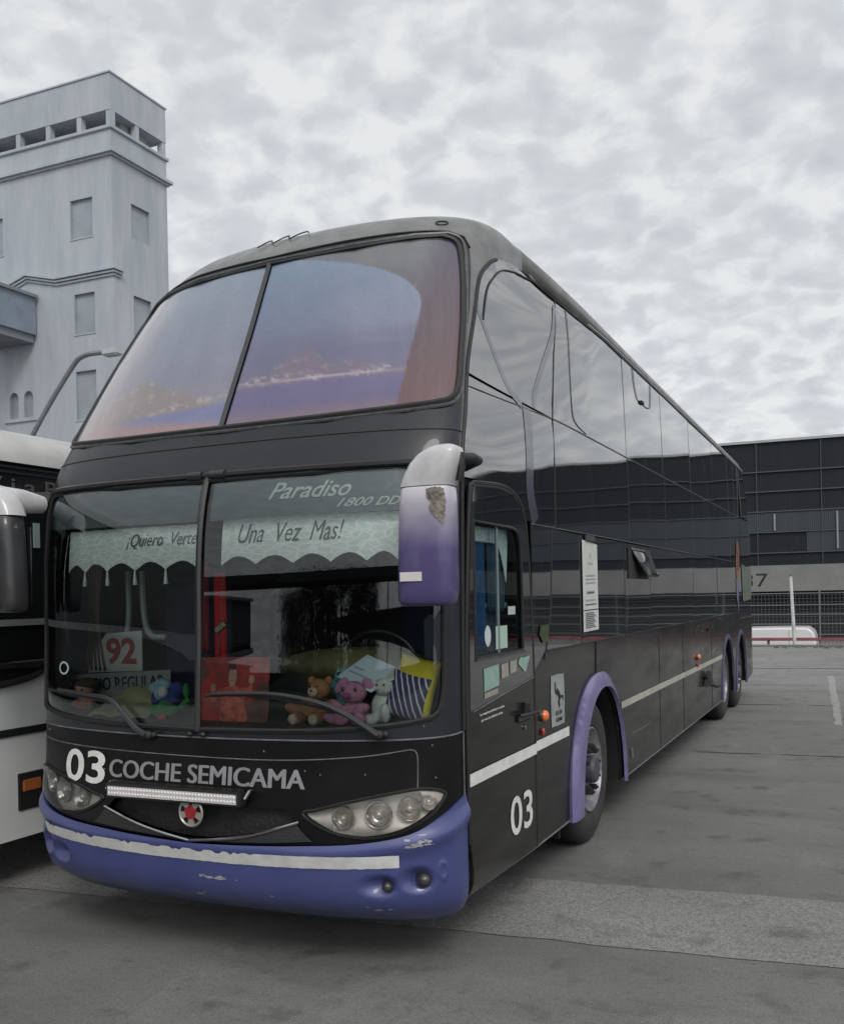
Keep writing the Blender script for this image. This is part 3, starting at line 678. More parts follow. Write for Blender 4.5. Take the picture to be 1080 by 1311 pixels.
# faded red barrier rail and a white post at the yard edge
t = empty('red_barrier', (0, 30, -1.1), 'faded red barrier rail running low along the far edge of the yard', 'barrier')
b = MB(); b.box((-12, 29.97, .07), (26, 30.03, .17), bev=.01); b.build('rail', mat('faded_red_paint', (.30, .085, .10), .6, var=.5, vscale=2), t)
for i in range(13):
    b = MB(); b.box((-12 + i * 3, 30.04, -1.1), (-11.92 + i * 3, 30.10, .16)); b.build('post', mat('barrier_post', (.12, .09, .09), .7), t)
t = empty('white_post', (.9, 28.6, 0), 'slender white leaning post beside the red barrier', 'post')
b = MB(); b.cyl((.98, 28.6, -1.1), (.86, 28.6, 2.15), .055, .05, seg=12); b.build('pole', mat('white_post_paint', (.55, .55, .55), .6, var=.3), t)
b = MB(); b.cyl((.86, 28.6, 2.15), (.858, 28.6, 2.2), .06, .03, seg=12); b.build('cap', MT['trimgrey'], t)
# small debris by the kerb
o = MB()
for i in range(26):
    x = random.uniform(.4, 3.2); y = random.uniform(26.9, 27.7); s_ = random.uniform(.03, .11); vs = o.box((x, y, 0), (x + s_ * 1.6, y + s_, s_ * .55), bev=s_ * .12)
tag(o.build('rubble', mat('broken_concrete', (.16, .155, .14), .9, var=.5)), kind='stuff', label='scattered broken concrete along the yard edge', cat='rubble')

def panel_van():
    t = empty('parked_van', (-.9, 33, -1.1), 'white panel van parked beyond the red barrier', 'van')
    white = mat('white_van_paint', (.62, .61, .62), .35, coat=.5); x0, x1, yf, yb, z0 = -3.2, 1.42, 32.3, 34.0, -1.1
    prof = [(x0, .28), (x0 + .02, .72), (x0 + .45, .92), (x0 + 1.15, 1.0), (x0 + 1.75, 1.44), (x0 + 2.3, 1.50), (x1 - .55, 1.52), (x1 - .22, 1.46), (x1 - .06, 1.25), (x1, .75), (x1, .28)]
    pr = bez(prof, 4)
    b = MB(); b.prism([(x, yf, z + z0) for x, z in pr], (0, yb - yf, 0))
    bmesh.ops.recalc_face_normals(b.bm, faces=b.bm.faces)
    es = [e for e in b.bm.edges if abs(e.verts[0].co.y - e.verts[1].co.y) < 1e-4]
    bmesh.ops.bevel(b.bm, geom=es, offset=.07, segments=3, affect='EDGES'); b.build('body', white, t, ang=50)
    gl = mat('van_glass', (.03, .035, .04), .05, coat=1)
    b = MB(); b.prism([(x0 + 1.3, yf - .012, z0 + 1.02), (x0 + 2.25, yf - .012, z0 + 1.02), (x0 + 2.25, yf - .012, z0 + 1.36), (x0 + 1.8, yf - .012, z0 + 1.36)], (0, .02, 0)); b.build('side_window', gl, t)
    for x in (x0 + .85, x1 - .8):
        for y in (yf + .02, yb - .22):
            b = MB(); b.lathe([(y, .0), (y, .18), (y - .01, .2), (y - .01, .3), (y + .02, .32), (y + .18, .32), (y + .2, .3), (y + .2, 0)], 'y', (x, 0, z0 + .32), 24); b.build('wheel', MT['tyre'], t)
    b = MB(); b.box((x1 - .02, yf + .05, z0 + .7), (x1 + .02, yf + .22, z0 + .95), bev=.01); b.build('tail_light', MT['redlens'], t)
    b = MB(); b.box((x0 + 2.4, yf - .006, z0 + .3), (x0 + 2.412, yf + .01, z0 + 1.4)); b.box((x1 - .9, yf - .006, z0 + .3), (x1 - .888, yf + .01, z0 + 1.4)); b.build('door_seam', MT['seam'], t)
panel_van()

# canopy and trees on the far side of the yard, behind the camera (they show in the windscreen's reflection)
t = empty('bus_shelter_canopy', (-2, -20, 0), 'dark flat canopy on posts across the yard', 'canopy')
b = MB(); b.box((-40, -30, 3.9), (10, -24, 4.7)); b.build('roof', mat('canopy_roof', (.05, .052, .055), .7), t)
for x in (-38, -30, -22, 5, 9):
    b = MB(); b.box((x, -24.6, 0), (x + .2, -24.4, 3.9)); b.build('post', MT['iron'], t)
bark = mat('bark', (.06, .05, .04), .9, var=.5, vscale=6); leafm = mat('leaves', (.045, .065, .03), .8, var=1, col2=(.09, .11, .05), vscale=2)
def tree(x, y, h, seed, lab):
    rnd = random.Random(seed); t = empty('tree', (x, y, 0), lab, 'tree', 'trees across the yard')
    b = MB(); b.tube([(x, y, 0), (x + .1, y, h * .25), (x - .1, y + .1, h * .5), (x, y, h * .85)], [.28, .2, .14, .04], 8)
    tips = []
    for i in range(16):
        z = h * rnd.uniform(.2, .75); a = rnd.uniform(0, 6.28); l_ = h * rnd.uniform(.18, .38); e_ = Vector((x + math.cos(a) * l_, y + math.sin(a) * l_, z + l_ * rnd.uniform(.3, .9))); tips.append(e_)
        b.tube([(x, y, z), (x + math.cos(a) * l_ * .5, y + math.sin(a) * l_ * .5, z + l_ * .2), e_], [.08, .05, .015], 5)
    b.build('trunk', bark, t)
    V_ = []; F_ = []
    for i in range(3800):
        c = rnd.choice(tips) + Vector((rnd.gauss(0, .7), rnd.gauss(0, .6), rnd.gauss(0, .5))); d1 = Vector((rnd.gauss(0, 1), rnd.gauss(0, 1), rnd.gauss(0, 1))).normalized(); d2 = d1.orthogonal().normalized(); s_ = rnd.uniform(.07, .17)
        k = len(V_); V_ += [c - d1 * s_, c + d2 * s_ * .5, c + d1 * s_, c - d2 * s_ * .5]; F_.append((k, k + 1, k + 2, k + 3))
    newobj('crown', mesh_from(V_, F_, False), leafm, t)
tree(-9.5, -33, 5.4, 2, 'leafy tree fourth from the depot building across the yard'); tree(-5.0, -35, 6.2, 3, 'tallest leafy tree across the yard'); tree(-1.8, -34.5, 5.8, 6, 'bushy leafy tree just right of the tallest one across the yard'); tree(-7.6, -35, 5.7, 7, 'bushy leafy tree just left of the tallest one across the yard'); tree(1.6, -34, 5.6, 4, 'leafy tree next to the lone one past the canopy end')
def copy_tree(src, x, y, k, lab):
    r = src.copy(); COL.objects.link(r); r.location = (x, y, 0); r.scale = (k, k, k); r['label'] = lab
    for ch in list(src.children): c = ch.copy(); COL.objects.link(c); c.parent = r
first_tree = [o for o in COL.objects if o.name == 'tree'][0]
bpy.context.view_layer.update()
for k_, (x_, y_, q_, lb) in enumerate([(-12.5, -34.5, 1.05, 'leafy tree third from the depot building across the yard'), (-15.5, -33.5, .92, 'shorter leafy tree second from the depot building across the yard'), (-18.5, -34.8, 1.1, 'tall leafy tree nearest to the depot building across the yard'), (5.0, -35, 1.0, 'lone leafy tree past the end of the canopy')]): copy_tree(first_tree, x_, y_, q_, lb)
t = empty('depot_building', (-45, -42, 0), 'long dark depot building at the left across the yard', 'building')
b = MB(); b.box((-90, -46, 0), (-26, -38, 3.8)); b.build('wall', mat('dark_depot_wall', (.04, .042, .046), .8, var=.3), t)
b = MB(); b.box((-90.3, -46.3, 3.8), (-25.7, -37.7, 4.1)); b.build('roof', mat('depot_roof', (.10, .105, .11), .7), t)
t = empty('sky_blocking_wall', (0, -38, 0), 'dark unseen wall added behind the trees to block the low sky', 'wall')  # added out of view to keep bright low sky out of the windscreen
b = MB(); b.box((-26, -38.3, 0), (60, -38, 2.5)); b.build('wall_panel', mat('dark_sky_blocker', (.035, .036, .038), .9, var=.3), t)
b = MB(); b.box((-25.6, -38.35, 2.5), (60, -37.95, 2.6)); b.build('coping', mat('coping_grey', (.1, .1, .1), .9), t)

# ================================================================== WHITE COACH (left edge)
def white_coach():
    X = -1.9; ya, yb = -2.9, 9.2
    t = empty('white_coach', (X - 1.25, 0, 0), 'white coach with dark windows parked close beside the black double decker', 'coach')
    wp = mat('white_coach_paint', (.68, .70, .69), .3, coat=.6, var=.12, vscale=1); rf = mat('grey_white_coach_roof', (.48, .48, .465), .5, var=.2, vscale=3)
    gl = mat('black_coach_glass', (.010, .011, .012), .06, coat=1, bump2=.004, b2scale=1)
    # cross-section, x measured inward from the +x side
    roofp = [(0, 2.70), (.02, 2.76), (.07, 2.83), (.18, 2.90), (.45, 2.99), (.9, 3.05), (1.6, 3.05), (2.05, 2.99), (2.32, 2.90), (2.43, 2.83), (2.48, 2.76), (2.5, 2.70)]
    b = MB(); b.prism([(X - x, ya, z) for x, z in roofp], (0, yb - ya, 0)); b.build('roof', rf, t, 35)
    b = MB(); b.box((X - 2.5, ya, .31), (X, yb, 1.385)); b.build('lower_body', wp, t)
    b = MB(); b.box((X - 2.47, ya + .02, 1.385), (X - .03, yb, 2.70)); b.build('inner_shell', MT['black'], t)
    # window glass on the near side, lower edge swept
    low = bez([(ya, 1.20), (-1.0, 1.24), (0, 1.30), (.35, 1.335), (.55, 1.40), (.8, 1.43), (yb, 1.43)], 5)
    S_ = lambda a, b_, off=0: np.stack([X + off + 0 * a, a, b_], -1)
    patch('side_window', low + [(yb, 2.66), (ya, 2.66)], [], S_, gl, t, (.3, .3), thick=.01, off=.012)
    b = MB(); b.box((X - .01, ya, 1.66), (X + .028, yb, 1.70)); b.build('window_trim', mat('bright_window_trim', (.38, .39, .40), .35, metal=.5), t)
    b = MB(); b.box((X - .01, ya, .965), (X + .010, yb, 1.012)); b.build('stripe', MT['black'], t)
    tube_on('window_surround', [(a, c - .012) for a, c in low], .022, S_, MT['rubber'], t, off=.01)
    b = MB()
    for z in (2.665, 2.63): b.box((X - .01, ya, z - .006), (X + .022, yb, z + .006))
    b.build('roof_rail', MT['blackplastic'], t)
    text_on('lettering', 'ViaBus', (.02, .98, 2.50, 2.60), S_, mat('faint_grey_lettering', (.09, .09, .095), .4), t, off=.0165, bold=.01, spacing=1.5)
    for y in (.42, .62):
        b = MB(); b.box((X + .012, y, 2.16), (X + .02, y + .05, 2.32)); b.build('reflective_label', mat('pale_green_label', (.22, .28, .28), .4), t)
    b = MB(); b.box((X - .01, .26, .485), (X + .012, .47, .72), bev=.004); q = b.build('lamp_recess', MT['blackplastic'], t)
    b = MB(); b.box((X + .0, .29, .60), (X + .022, .44, .675), bev=.006); b.build('marker_light', mat('dull_amber_lens', (.35, .11, .03), .35), q)
    b = MB(); b.box((X - .01, .585, .32), (X + .004, .592, 1.38)); b.build('panel_seam', MT['trimgrey'], t)
    # front face, wheels
    b = MB(); b.box((X - 2.45, ya - .06, .35), (X - .05, ya - .002, 1.2), bev=.02); b.build('bumper', wp, t)
    b = MB(); b.box((X - 2.4, ya - .03, 1.3), (X - .1, ya + .015, 2.6), bev=.01); b.build('windscreen', gl, t)
    for y in (3.4, 8.2):
        for s_ in (0, 1):
            xo = X - .03 if s_ == 0 else X - 2.47; xi = xo - .28 if s_ == 0 else xo + .28
            b = MB(); b.lathe([(xi, .1), (xi, .48), (xi + (xo - xi) * .1, .5), (xi + (xo - xi) * .9, .5), (xo, .48), (xo, .3), (xo - (xo - xi) * .3, .28), (xo - (xo - xi) * .3, 0)], 'x', (0, y, .5), 32); b.build('wheel', MT['tyre'], t)
    b = MB(); b.box((X - 2.4, ya + .3, .36), (X - .3, yb - .1, .45)); b.build('underbody', MT['black'], t)
    # green seats/curtain seen behind the glass
    return t
white_coach()

# ================================================================== BLACK DOUBLE-DECKER
BUS = empty('double_decker_coach', (0, 0, 0), 'black double decker coach with blue bumper and purple wheel arches, number 03 on its nose', 'coach')
LW = mirrorpoly(bez([(0, 1.158), (.3, 1.168), (.54, 1.198), (.68, 1.225)], 4) + bez([(.70, 1.230), (.745, 1.262), (.770, 1.34), (.778, 1.45)], 4) + [(.780, 1.75), (.772, 2.05), (.75, 2.25)] + bez([(.735, 2.32), (.70, 2.385), (.64, 2.408)], 4) + [(.3, 2.405), (0, 2.40)])
UW = mirrorpoly([(0, 2.695), (.3, 2.70), (.55, 2.72)] + bez([(.70, 2.74), (.80, 2.765), (.865, 2.82), (.893, 2.91)], 4) + [(.888, 3.05), (.868, 3.22), (.832, 3.42)] + bez([(.79, 3.58), (.755, 3.67), (.71, 3.715), (.64, 3.735)], 4) + [(.5, 3.715), (.3, 3.69), (0, 3.687)])
BT = bez([(0, .615), (.15, .625), (.3, .64), (.45, .66), (.6, .70), (.73, .765), (.86, .815), (1, .845)], 4)      # bumper's top edge
BTf = [(-a, b) for a, b in reversed(BT) if a > 1e-6] + BT
HLr = bez([(.305, .785), (.345, .735), (.40, .70), (.47, .690), (.55, .708), (.63, .745), (.70, .79), (.765, .852), (.765, .872), (.72, .888), (.64, .896), (.56, .884), (.48, .862), (.40, .832), (.34, .803)], 4, True)
HLl = [(-a, b) for a, b in reversed(HLr)]
GR = [(-.285, .742)] + bez([(-.285, .735), (-.18, .675), (-.015, .628), (.15, .668), (.29, .735)], 5) + [(.29, .742), (.25, .80), (-.25, .80)]

def shell():
    # front mask below the first windscreen, brow, and surround: one moulding with its openings
    mask = BTf + [(1, v) for v in np.arange(.9, 3.70, .1)] + [(u, 3.74) for u in np.linspace(1, -1, 41)] + [(-1, v) for v in np.arange(3.60, .86, -.1)]
    cut = 1.10
    low = BTf + [(1, .95), (1, 1.0)] + [(u, 1.118 + .028 * abs(u) ** 1.5) for u in np.linspace(1, -1, 41)] + [(-1, 1.0), (-1, .95)]
    patch('front_panel', low, [HLr, HLl, GR], Fm, MT['charcoal'], BUS, (.03, .04), .02)
    sd_ = [(1, 2.45), (.955, 2.50), (.952, 2.75), (.948, 3.0), (.930, 3.28), (.895, 3.52), (.83, 3.69), (.76, 3.755), (.66, 3.775)]
    gy = sd_ + [(u, 3.735 + .04 * abs(u / .66)) for u in np.linspace(.62, -.62, 30)] + [(-a, b) for a, b in reversed(sd_)]
    upm = [(u, 1.121 + .028 * abs(u) ** 1.5) for u in np.linspace(-1, 1, 41)] + [(1, v) for v in np.arange(1.2, 2.41, .1)] + [(a, b - .003) for a, b in gy] + [(-1, v) for v in np.arange(2.40, 1.15, -.1)]
    patch('front_mask', upm, [LW, UW], Fm, MT['brow'], BUS, (.03, .04), .02)
    # roof front + roof
    fr = gy[::-1] + [(1, v) for v in np.arange(2.55, 4.25, .1)] + [(u, 4.3) for u in np.linspace(1, -1, 41)] + [(-1, v) for v in np.arange(4.2, 2.5, -.1)]
    patch('roof_front', fr, [], Fm, MT['roof'], BUS, (.03, .03), .02)
    us = np.linspace(-1, 1, 61); prof = Fm(us, 0 * us + 4.3); V_ = []; F_ = []
    ys = [1.502, 2.0, 2.6, 5, 10, 12.0, 12.35, 12.6]
    for k, y in enumerate(ys):
        for p in prof:
            z = ztop(y) + .003 + (p[2] - 3.813) * (1, .92, .8, .7, .65, .6, .6, .6)[k]; zz = z if k < 6 else 3.62 + (z - 3.62) * (.8, 0)[k - 6]; V_.append((p[0] * (1, 1.055, 1.103, 1.103, 1.103, 1.103, 1.09, 1.07)[k], y, zz))
    n = len(us)
    for j in range(len(ys) - 1):
        for i in range(n - 1): F_.append((j*n+i, j*n+i+1, (j+1)*n+i+1, (j+1)*n+i))
    o = newobj('roof', mesh_from(V_, F_), MT['roof'], BUS); md = o.modifiers.new('thickness', 'SOLIDIFY'); md.thickness = .02; md.offset = -1
    b = MB(); b.box((-.45, 4.5, 3.80), (.45, 5.6, 3.88), bev=.02); b.build('roof_hatch', MT['roof'], BUS)
    tube_on('roof_lip', gy[6:-6], .006, Fm, MT['rubber'], BUS, off=.003)
shell()
tube_on('roof_marker', [(.60 + .028 * math.cos(a), 3.86 + .022 * math.sin(a)) for a in np.linspace(0, 6.283, 21)[:-1]], .004, Fm, MT['rubber'], BUS, off=.003, closed=True)
tube_on('roof_wire', bez([(-.10, 3.87), (-.07, 3.93), (-.04, 3.88), (-.01, 3.95), (.02, 3.89), (.05, 3.96), (.08, 3.92)], 5), .004, Fm, MT['rubber'], BUS, off=.012)

# grille recess behind the lower edge, with its bright V trim
o, _ = patch('grille', GR, [], Fm, mat('dark_grille_mesh', (.010, .010, .011), .6, bump=.01, bscale=50), BUS, (.03, .03), off=-.05)
for s_ in (-1, 1):
    pl = [(s_ * a, b) for a, b in [(.07, .645), (.18, .682), (.283, .738), (.30, .70), (.325, .66), (.2, .64), (.07, .628)]]
    patch('lower_grille_panel', pl if s_ > 0 else pl[::-1], [], Fm, mat('textured_grille_plastic', (.022, .022, .023), .6, bump=.006, bscale=90), BUS, (.03, .03), .004, off=.010)
tube_on('grille_trim', bez([(-.285, .745), (-.18, .684), (-.10, .65), (-.012, .622)], 6), .007, Fm, MT['chrome'], BUS, off=.014)
tube_on('grille_trim', bez([(-.012, .622), (.12, .652), (.20, .69), (.292, .745)], 6), .007, Fm, MT['chrome'], BUS, off=.014)

# bumper
BO = [(u, .205) for u in np.linspace(-1, 1, 61)] + [(1, .4), (1, .6), (1, .75)] + BTf[::-1] + [(-1, .75), (-1, .6), (-1, .4)]
fog = []
for s_ in (-1, 1):
    for (a, b_, ru, rv) in ((.525, .462, .022, .030), (.655, .488, .026, .034)):
        fog.append((s_ * a, b_, ru, rv))
def bump_fn(u, v, off=0):
    u = np.asarray(u, float); v = np.asarray(v, float)
    d = np.full(u.shape, .012)
    d = d + .022 * np.exp(-((v - .60 - .17 * np.clip(np.abs(u) - .3, 0, 1) ** 1.3 * 1.5) / .045) ** 2)      # rolled top lip
    for (a, b_, ru, rv) in fog:                                        # pockets round the lamps
        s_ = 1 if a > 0 else -1
        e = ((u - a + s_ * .022) / (ru * 3.4)) ** 2 + ((v - b_ + .002) / (rv * 2.2)) ** 2
        d = d - .042 * np.clip(1 - e, 0, 1) ** 2
    for s_ in (-1, 1):
        r_ = np.hypot((u - s_ * .748) * 1.5, v - .52); d = d + .006 * np.exp(-((r_ - .036) / .013) ** 2)
    return Fm(u, v, d[:, None] + off)
patch('bumper', BO, [], bump_fn, MT['bumper'], BUS, (.0085, .0125), .02, ang=80, edge=2.0)
for (a, b_, ru, rv) in fog:
    if a < 0: continue
    p = fp(a, b_, -.01); n = Vector(FN(np.array([a]), np.array([b_]))[0])
    b = MB(); b.cyl(p - n * .03, p + n * .022, .034 if ru > .024 else .026, seg=20); q = b.build('fog_lamp', MT['blackplastic'], BUS)
    b = MB(); b.ell(p + n * .020, (.026, .026, .026) if ru > .024 else (.020,) * 3, seg=16); b.build('lens', mat('smoked_lamp_lens', (.05, .05, .045), .2, coat=.6), q)
# white stripe, with torn edges
rs = random.Random(5); st = []
us = np.linspace(-.60, .565, 110)
topv = lambda u: .592 + .055 * max(0, abs(u) - .1) ** 1.4
V_ = []; 
ed = [(u, topv(u) - .062 + rs.uniform(-.0012, .0012)) for u in us]; eu = [(u, topv(u) + (rs.choice([0, 0, 0, 0, -.008, -.014]) if u < .2 else rs.uniform(-.001, .001))) for u in us]
n = len(us); ab = np.array(ed + eu)
F_ = [(i, i + 1, n + i + 1, n + i) for i in range(n - 1)]
newobj('white_stripe', mesh_from(bump_fn(ab[:, 0], ab[:, 1], .003), F_), MT['white'], BUS)
# scuffs through the paint
sc_m = mat('bare_scuff', (.40, .40, .43), .7, var=.5, vscale=30)
def scuff(u, v, ru, rv, n_, seed):
    r_ = random.Random(seed); V_ = []; F_ = []
    for i in range(n_):
        cu, cv = u + r_.gauss(0, ru), v + r_.gauss(0, rv); a = r_.uniform(.2, 1) * .010; k = len(V_); m_ = 7
        V_ += [(cu + a * 1.5 * math.cos(6.283 * j / m_) * r_.uniform(.6, 1.3), cv + a * .8 * math.sin(6.283 * j / m_) * r_.uniform(.5, 1.3)) for j in range(m_)]; F_.append(tuple(range(k, k + m_)))
    ab = np.array(V_); return newobj('scuff', mesh_from(bump_fn(ab[:, 0], ab[:, 1], .002), F_), sc_m, BUS)
scuff(.635, .66, .022, .010, 22, 1); scuff(.05, .455, .03, .004, 9, 2); scuff(.96, .24, .02, .015, 10, 3); scuff(.2, .36, .25, .05, 10, 4)
# windscreens
for s_ in (-1, 1):
    def half(P_, g=.009):
        P_ = [(a, b) for a, b in P_ if a * s_ > g]; zs_ = [b for a, b in P_]
        lo = [(s_ * g, min(zs_))]; hi = [(s_ * g, max([b for a, b in P_ if abs(a) < .35]))]
        return (lo + P_ + hi) if s_ > 0 else (hi + P_ + lo)
    lwp = [(0.009 * s_, 1.158)] + [(s_ * a, b) for a, b in LW if a > .009] + [(.009 * s_, 2.40)]
    o, _ = patch('windscreen', lwp, [], Fm, MT['windscreen'], BUS, (.05, .06), off=-.004)
    uwp = [(0.009 * s_, 2.695)] + [(s_ * a, b) for a, b in UW if a > .009] + [(.009 * s_, 3.687)]
    o, pv = patch('upper_windscreen', uwp, [], Fm, None, BUS, (.009, .012), off=-.004, edge=2.0)
    # printed see-through film: a bay, a town under hills, warm sky below
    u, v = pv[:, 0], pv[:, 1]; rng_ = np.random.RandomState(4)
    def nz(x, y, f, seed):
        r_ = np.random.RandomState(seed); o_ = 0 * x
        for k in range(6): ph = r_.rand(4) * 6.28; fr = f * (1.7 ** k); o_ = o_ + np.sin(x * fr * r_.uniform(.6, 1.4) + y * fr * r_.uniform(-.8, .8) + ph[0]) * np.sin(y * fr * r_.uniform(.6, 1.4) + x * fr * .5 + ph[1]) * .62 ** k
        return o_
    col = np.zeros((len(u), 3)); C_ = lambda *c: np.array(s2l(*c))
    def lay(m_, c): 
        m_ = np.clip(m_, 0, 1)[:, None]; col[:] = col * (1 - m_) + np.array(c) * m_
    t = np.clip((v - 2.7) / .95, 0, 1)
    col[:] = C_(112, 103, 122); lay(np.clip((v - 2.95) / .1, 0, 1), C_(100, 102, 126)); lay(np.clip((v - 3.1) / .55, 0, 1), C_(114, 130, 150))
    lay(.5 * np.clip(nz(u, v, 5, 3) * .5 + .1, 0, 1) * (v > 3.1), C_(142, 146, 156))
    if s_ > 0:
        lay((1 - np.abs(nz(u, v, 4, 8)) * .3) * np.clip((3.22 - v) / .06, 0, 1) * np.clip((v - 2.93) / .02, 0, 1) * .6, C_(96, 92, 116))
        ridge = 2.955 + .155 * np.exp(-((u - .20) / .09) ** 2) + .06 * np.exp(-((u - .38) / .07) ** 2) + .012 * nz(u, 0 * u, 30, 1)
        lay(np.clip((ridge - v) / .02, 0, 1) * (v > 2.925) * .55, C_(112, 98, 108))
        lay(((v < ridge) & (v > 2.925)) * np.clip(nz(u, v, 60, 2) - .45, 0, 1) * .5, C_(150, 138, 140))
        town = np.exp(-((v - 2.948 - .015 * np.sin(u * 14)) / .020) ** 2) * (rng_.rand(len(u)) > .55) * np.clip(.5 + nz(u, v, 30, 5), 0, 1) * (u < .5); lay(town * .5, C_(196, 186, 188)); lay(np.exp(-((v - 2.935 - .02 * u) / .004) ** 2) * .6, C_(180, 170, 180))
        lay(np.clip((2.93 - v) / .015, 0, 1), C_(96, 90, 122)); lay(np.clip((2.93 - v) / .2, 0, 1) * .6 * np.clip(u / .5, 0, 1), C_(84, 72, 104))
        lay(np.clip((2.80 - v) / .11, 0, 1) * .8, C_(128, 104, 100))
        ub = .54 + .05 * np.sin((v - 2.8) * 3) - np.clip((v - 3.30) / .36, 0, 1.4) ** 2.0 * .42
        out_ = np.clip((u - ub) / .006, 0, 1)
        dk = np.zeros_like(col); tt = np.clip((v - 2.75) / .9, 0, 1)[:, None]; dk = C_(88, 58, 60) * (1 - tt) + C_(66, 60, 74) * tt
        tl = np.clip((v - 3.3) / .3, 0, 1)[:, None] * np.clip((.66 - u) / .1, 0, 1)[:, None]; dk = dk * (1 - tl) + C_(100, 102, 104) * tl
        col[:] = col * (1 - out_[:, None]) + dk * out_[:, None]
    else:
        lay(np.ones(len(u)) * .35, C_(150, 152, 158))  # reflection over the whole left pane, put into its colour
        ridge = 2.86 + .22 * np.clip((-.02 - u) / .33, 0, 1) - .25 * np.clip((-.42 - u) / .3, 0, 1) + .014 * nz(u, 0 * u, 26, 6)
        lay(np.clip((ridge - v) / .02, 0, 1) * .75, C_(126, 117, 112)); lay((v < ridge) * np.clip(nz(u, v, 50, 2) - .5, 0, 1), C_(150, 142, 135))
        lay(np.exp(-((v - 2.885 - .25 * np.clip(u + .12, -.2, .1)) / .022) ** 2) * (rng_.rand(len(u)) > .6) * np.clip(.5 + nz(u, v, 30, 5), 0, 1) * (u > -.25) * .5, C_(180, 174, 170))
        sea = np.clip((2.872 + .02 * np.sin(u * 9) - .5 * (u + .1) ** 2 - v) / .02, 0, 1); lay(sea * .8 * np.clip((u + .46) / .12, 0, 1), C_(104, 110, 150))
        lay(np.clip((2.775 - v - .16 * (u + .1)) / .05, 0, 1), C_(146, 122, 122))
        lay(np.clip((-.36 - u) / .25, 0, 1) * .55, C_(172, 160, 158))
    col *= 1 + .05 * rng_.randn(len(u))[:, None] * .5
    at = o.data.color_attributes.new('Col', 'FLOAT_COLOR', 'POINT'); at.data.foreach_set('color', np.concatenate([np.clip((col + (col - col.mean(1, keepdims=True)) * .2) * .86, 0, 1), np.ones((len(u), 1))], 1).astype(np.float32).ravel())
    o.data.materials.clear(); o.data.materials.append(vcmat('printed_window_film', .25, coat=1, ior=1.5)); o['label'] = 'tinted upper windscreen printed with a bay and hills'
tube_on('windscreen_gasket', LW, .013, Fm, MT['rubber'], BUS, off=.002, closed=True)
tube_on('windscreen_gasket', UW, .016, Fm, MT['rubber'], BUS, off=.002, closed=True)
# outer moulding round the upper screen
tube_on('windscreen_surround', [(a * 1.035, 3.19 + (b - 3.19) * 1.045) for a, b in UW], .010, Fm, MT['trimgrey'], BUS, off=.004, closed=True)
tube_on('mullion', [(0, v) for v in np.linspace(1.15, 2.42, 14)], .016, Fm, MT['blackplastic'], BUS, off=.006)
tube_on('mullion', [(0, v) for v in np.linspace(2.69, 3.69, 14)], .014, Fm, MT['blackplastic'], BUS, off=.004)
tube_on('hinge_rail', bez([(-.74, 2.37), (-.68, 2.415), (-.6, 2.428), (-.3, 2.425), (0, 2.425), (.3, 2.425), (.6, 2.428), (.68, 2.42), (.74, 2.37)], 5), .015, Fm, MT['blackplastic'], BUS, off=.014)
for u in (-.035, .035):
    b = MB(); b.tube([fp(u - .022, 2.425, .014), fp(u + .022, 2.425, .014)], .023, 12); b.build('rail_clamp', MT['blackplastic'], BUS)
for u in (-.02, .02):
    b = MB(); b.ell(fp(u, 1.135, .02), (.018, .014, .012), seg=10); b.build('screen_clip', MT['iron'], BUS)
tube_on('brow_seam', [(u, 2.60) for u in np.linspace(-.98, .98, 50)], .0025, Fm, MT['darkseam'], BUS, off=.001)
# ledge seam and hatch outline on the nose (paint worn pale along the edges)
tube_on('ledge_edge', [(u, 1.118 + .028 * abs(u) ** 1.5) for u in np.linspace(-.985, .985, 60)], .0045, Fm, MT['seam'], BUS, off=.002)
tube_on('hatch_edge', bez([(-.86, 1.075), (-.5, 1.045), (-.13, 1.028), (.2, 1.025), (.42, 1.048), (.59, 1.082)], 8) + bez([(.60, 1.084), (.622, 1.078), (.632, 1.05), (.634, .98), (.634, .91)], 4), .0032, Fm, MT['seam'], BUS, off=.002)
for (u, v) in ((.19, 1.065), (.66, 1.19), (.70, 1.10), (-.62, 1.1), (-.30, .93), (.30, .98), (.34, .965), (.46, .97), (.72, .95)):
    b = MB(); b.ell(fp(u, v, .002), (.005, .004, .005), seg=8); b.build('screw', MT['seam'], BUS)

# lettering on the nose
text_on('number', '03', (-.470, -.297, .850, 1.020), Fm, MT['white'], BUS, off=.004, bold=.018)
MT['white2'] = MT['white']
text_on('lettering', 'COCHE SEMICAMA', (-.282, .298, .895, .985), Fm, MT['greyvinyl'], BUS, off=.004, double=.0045)

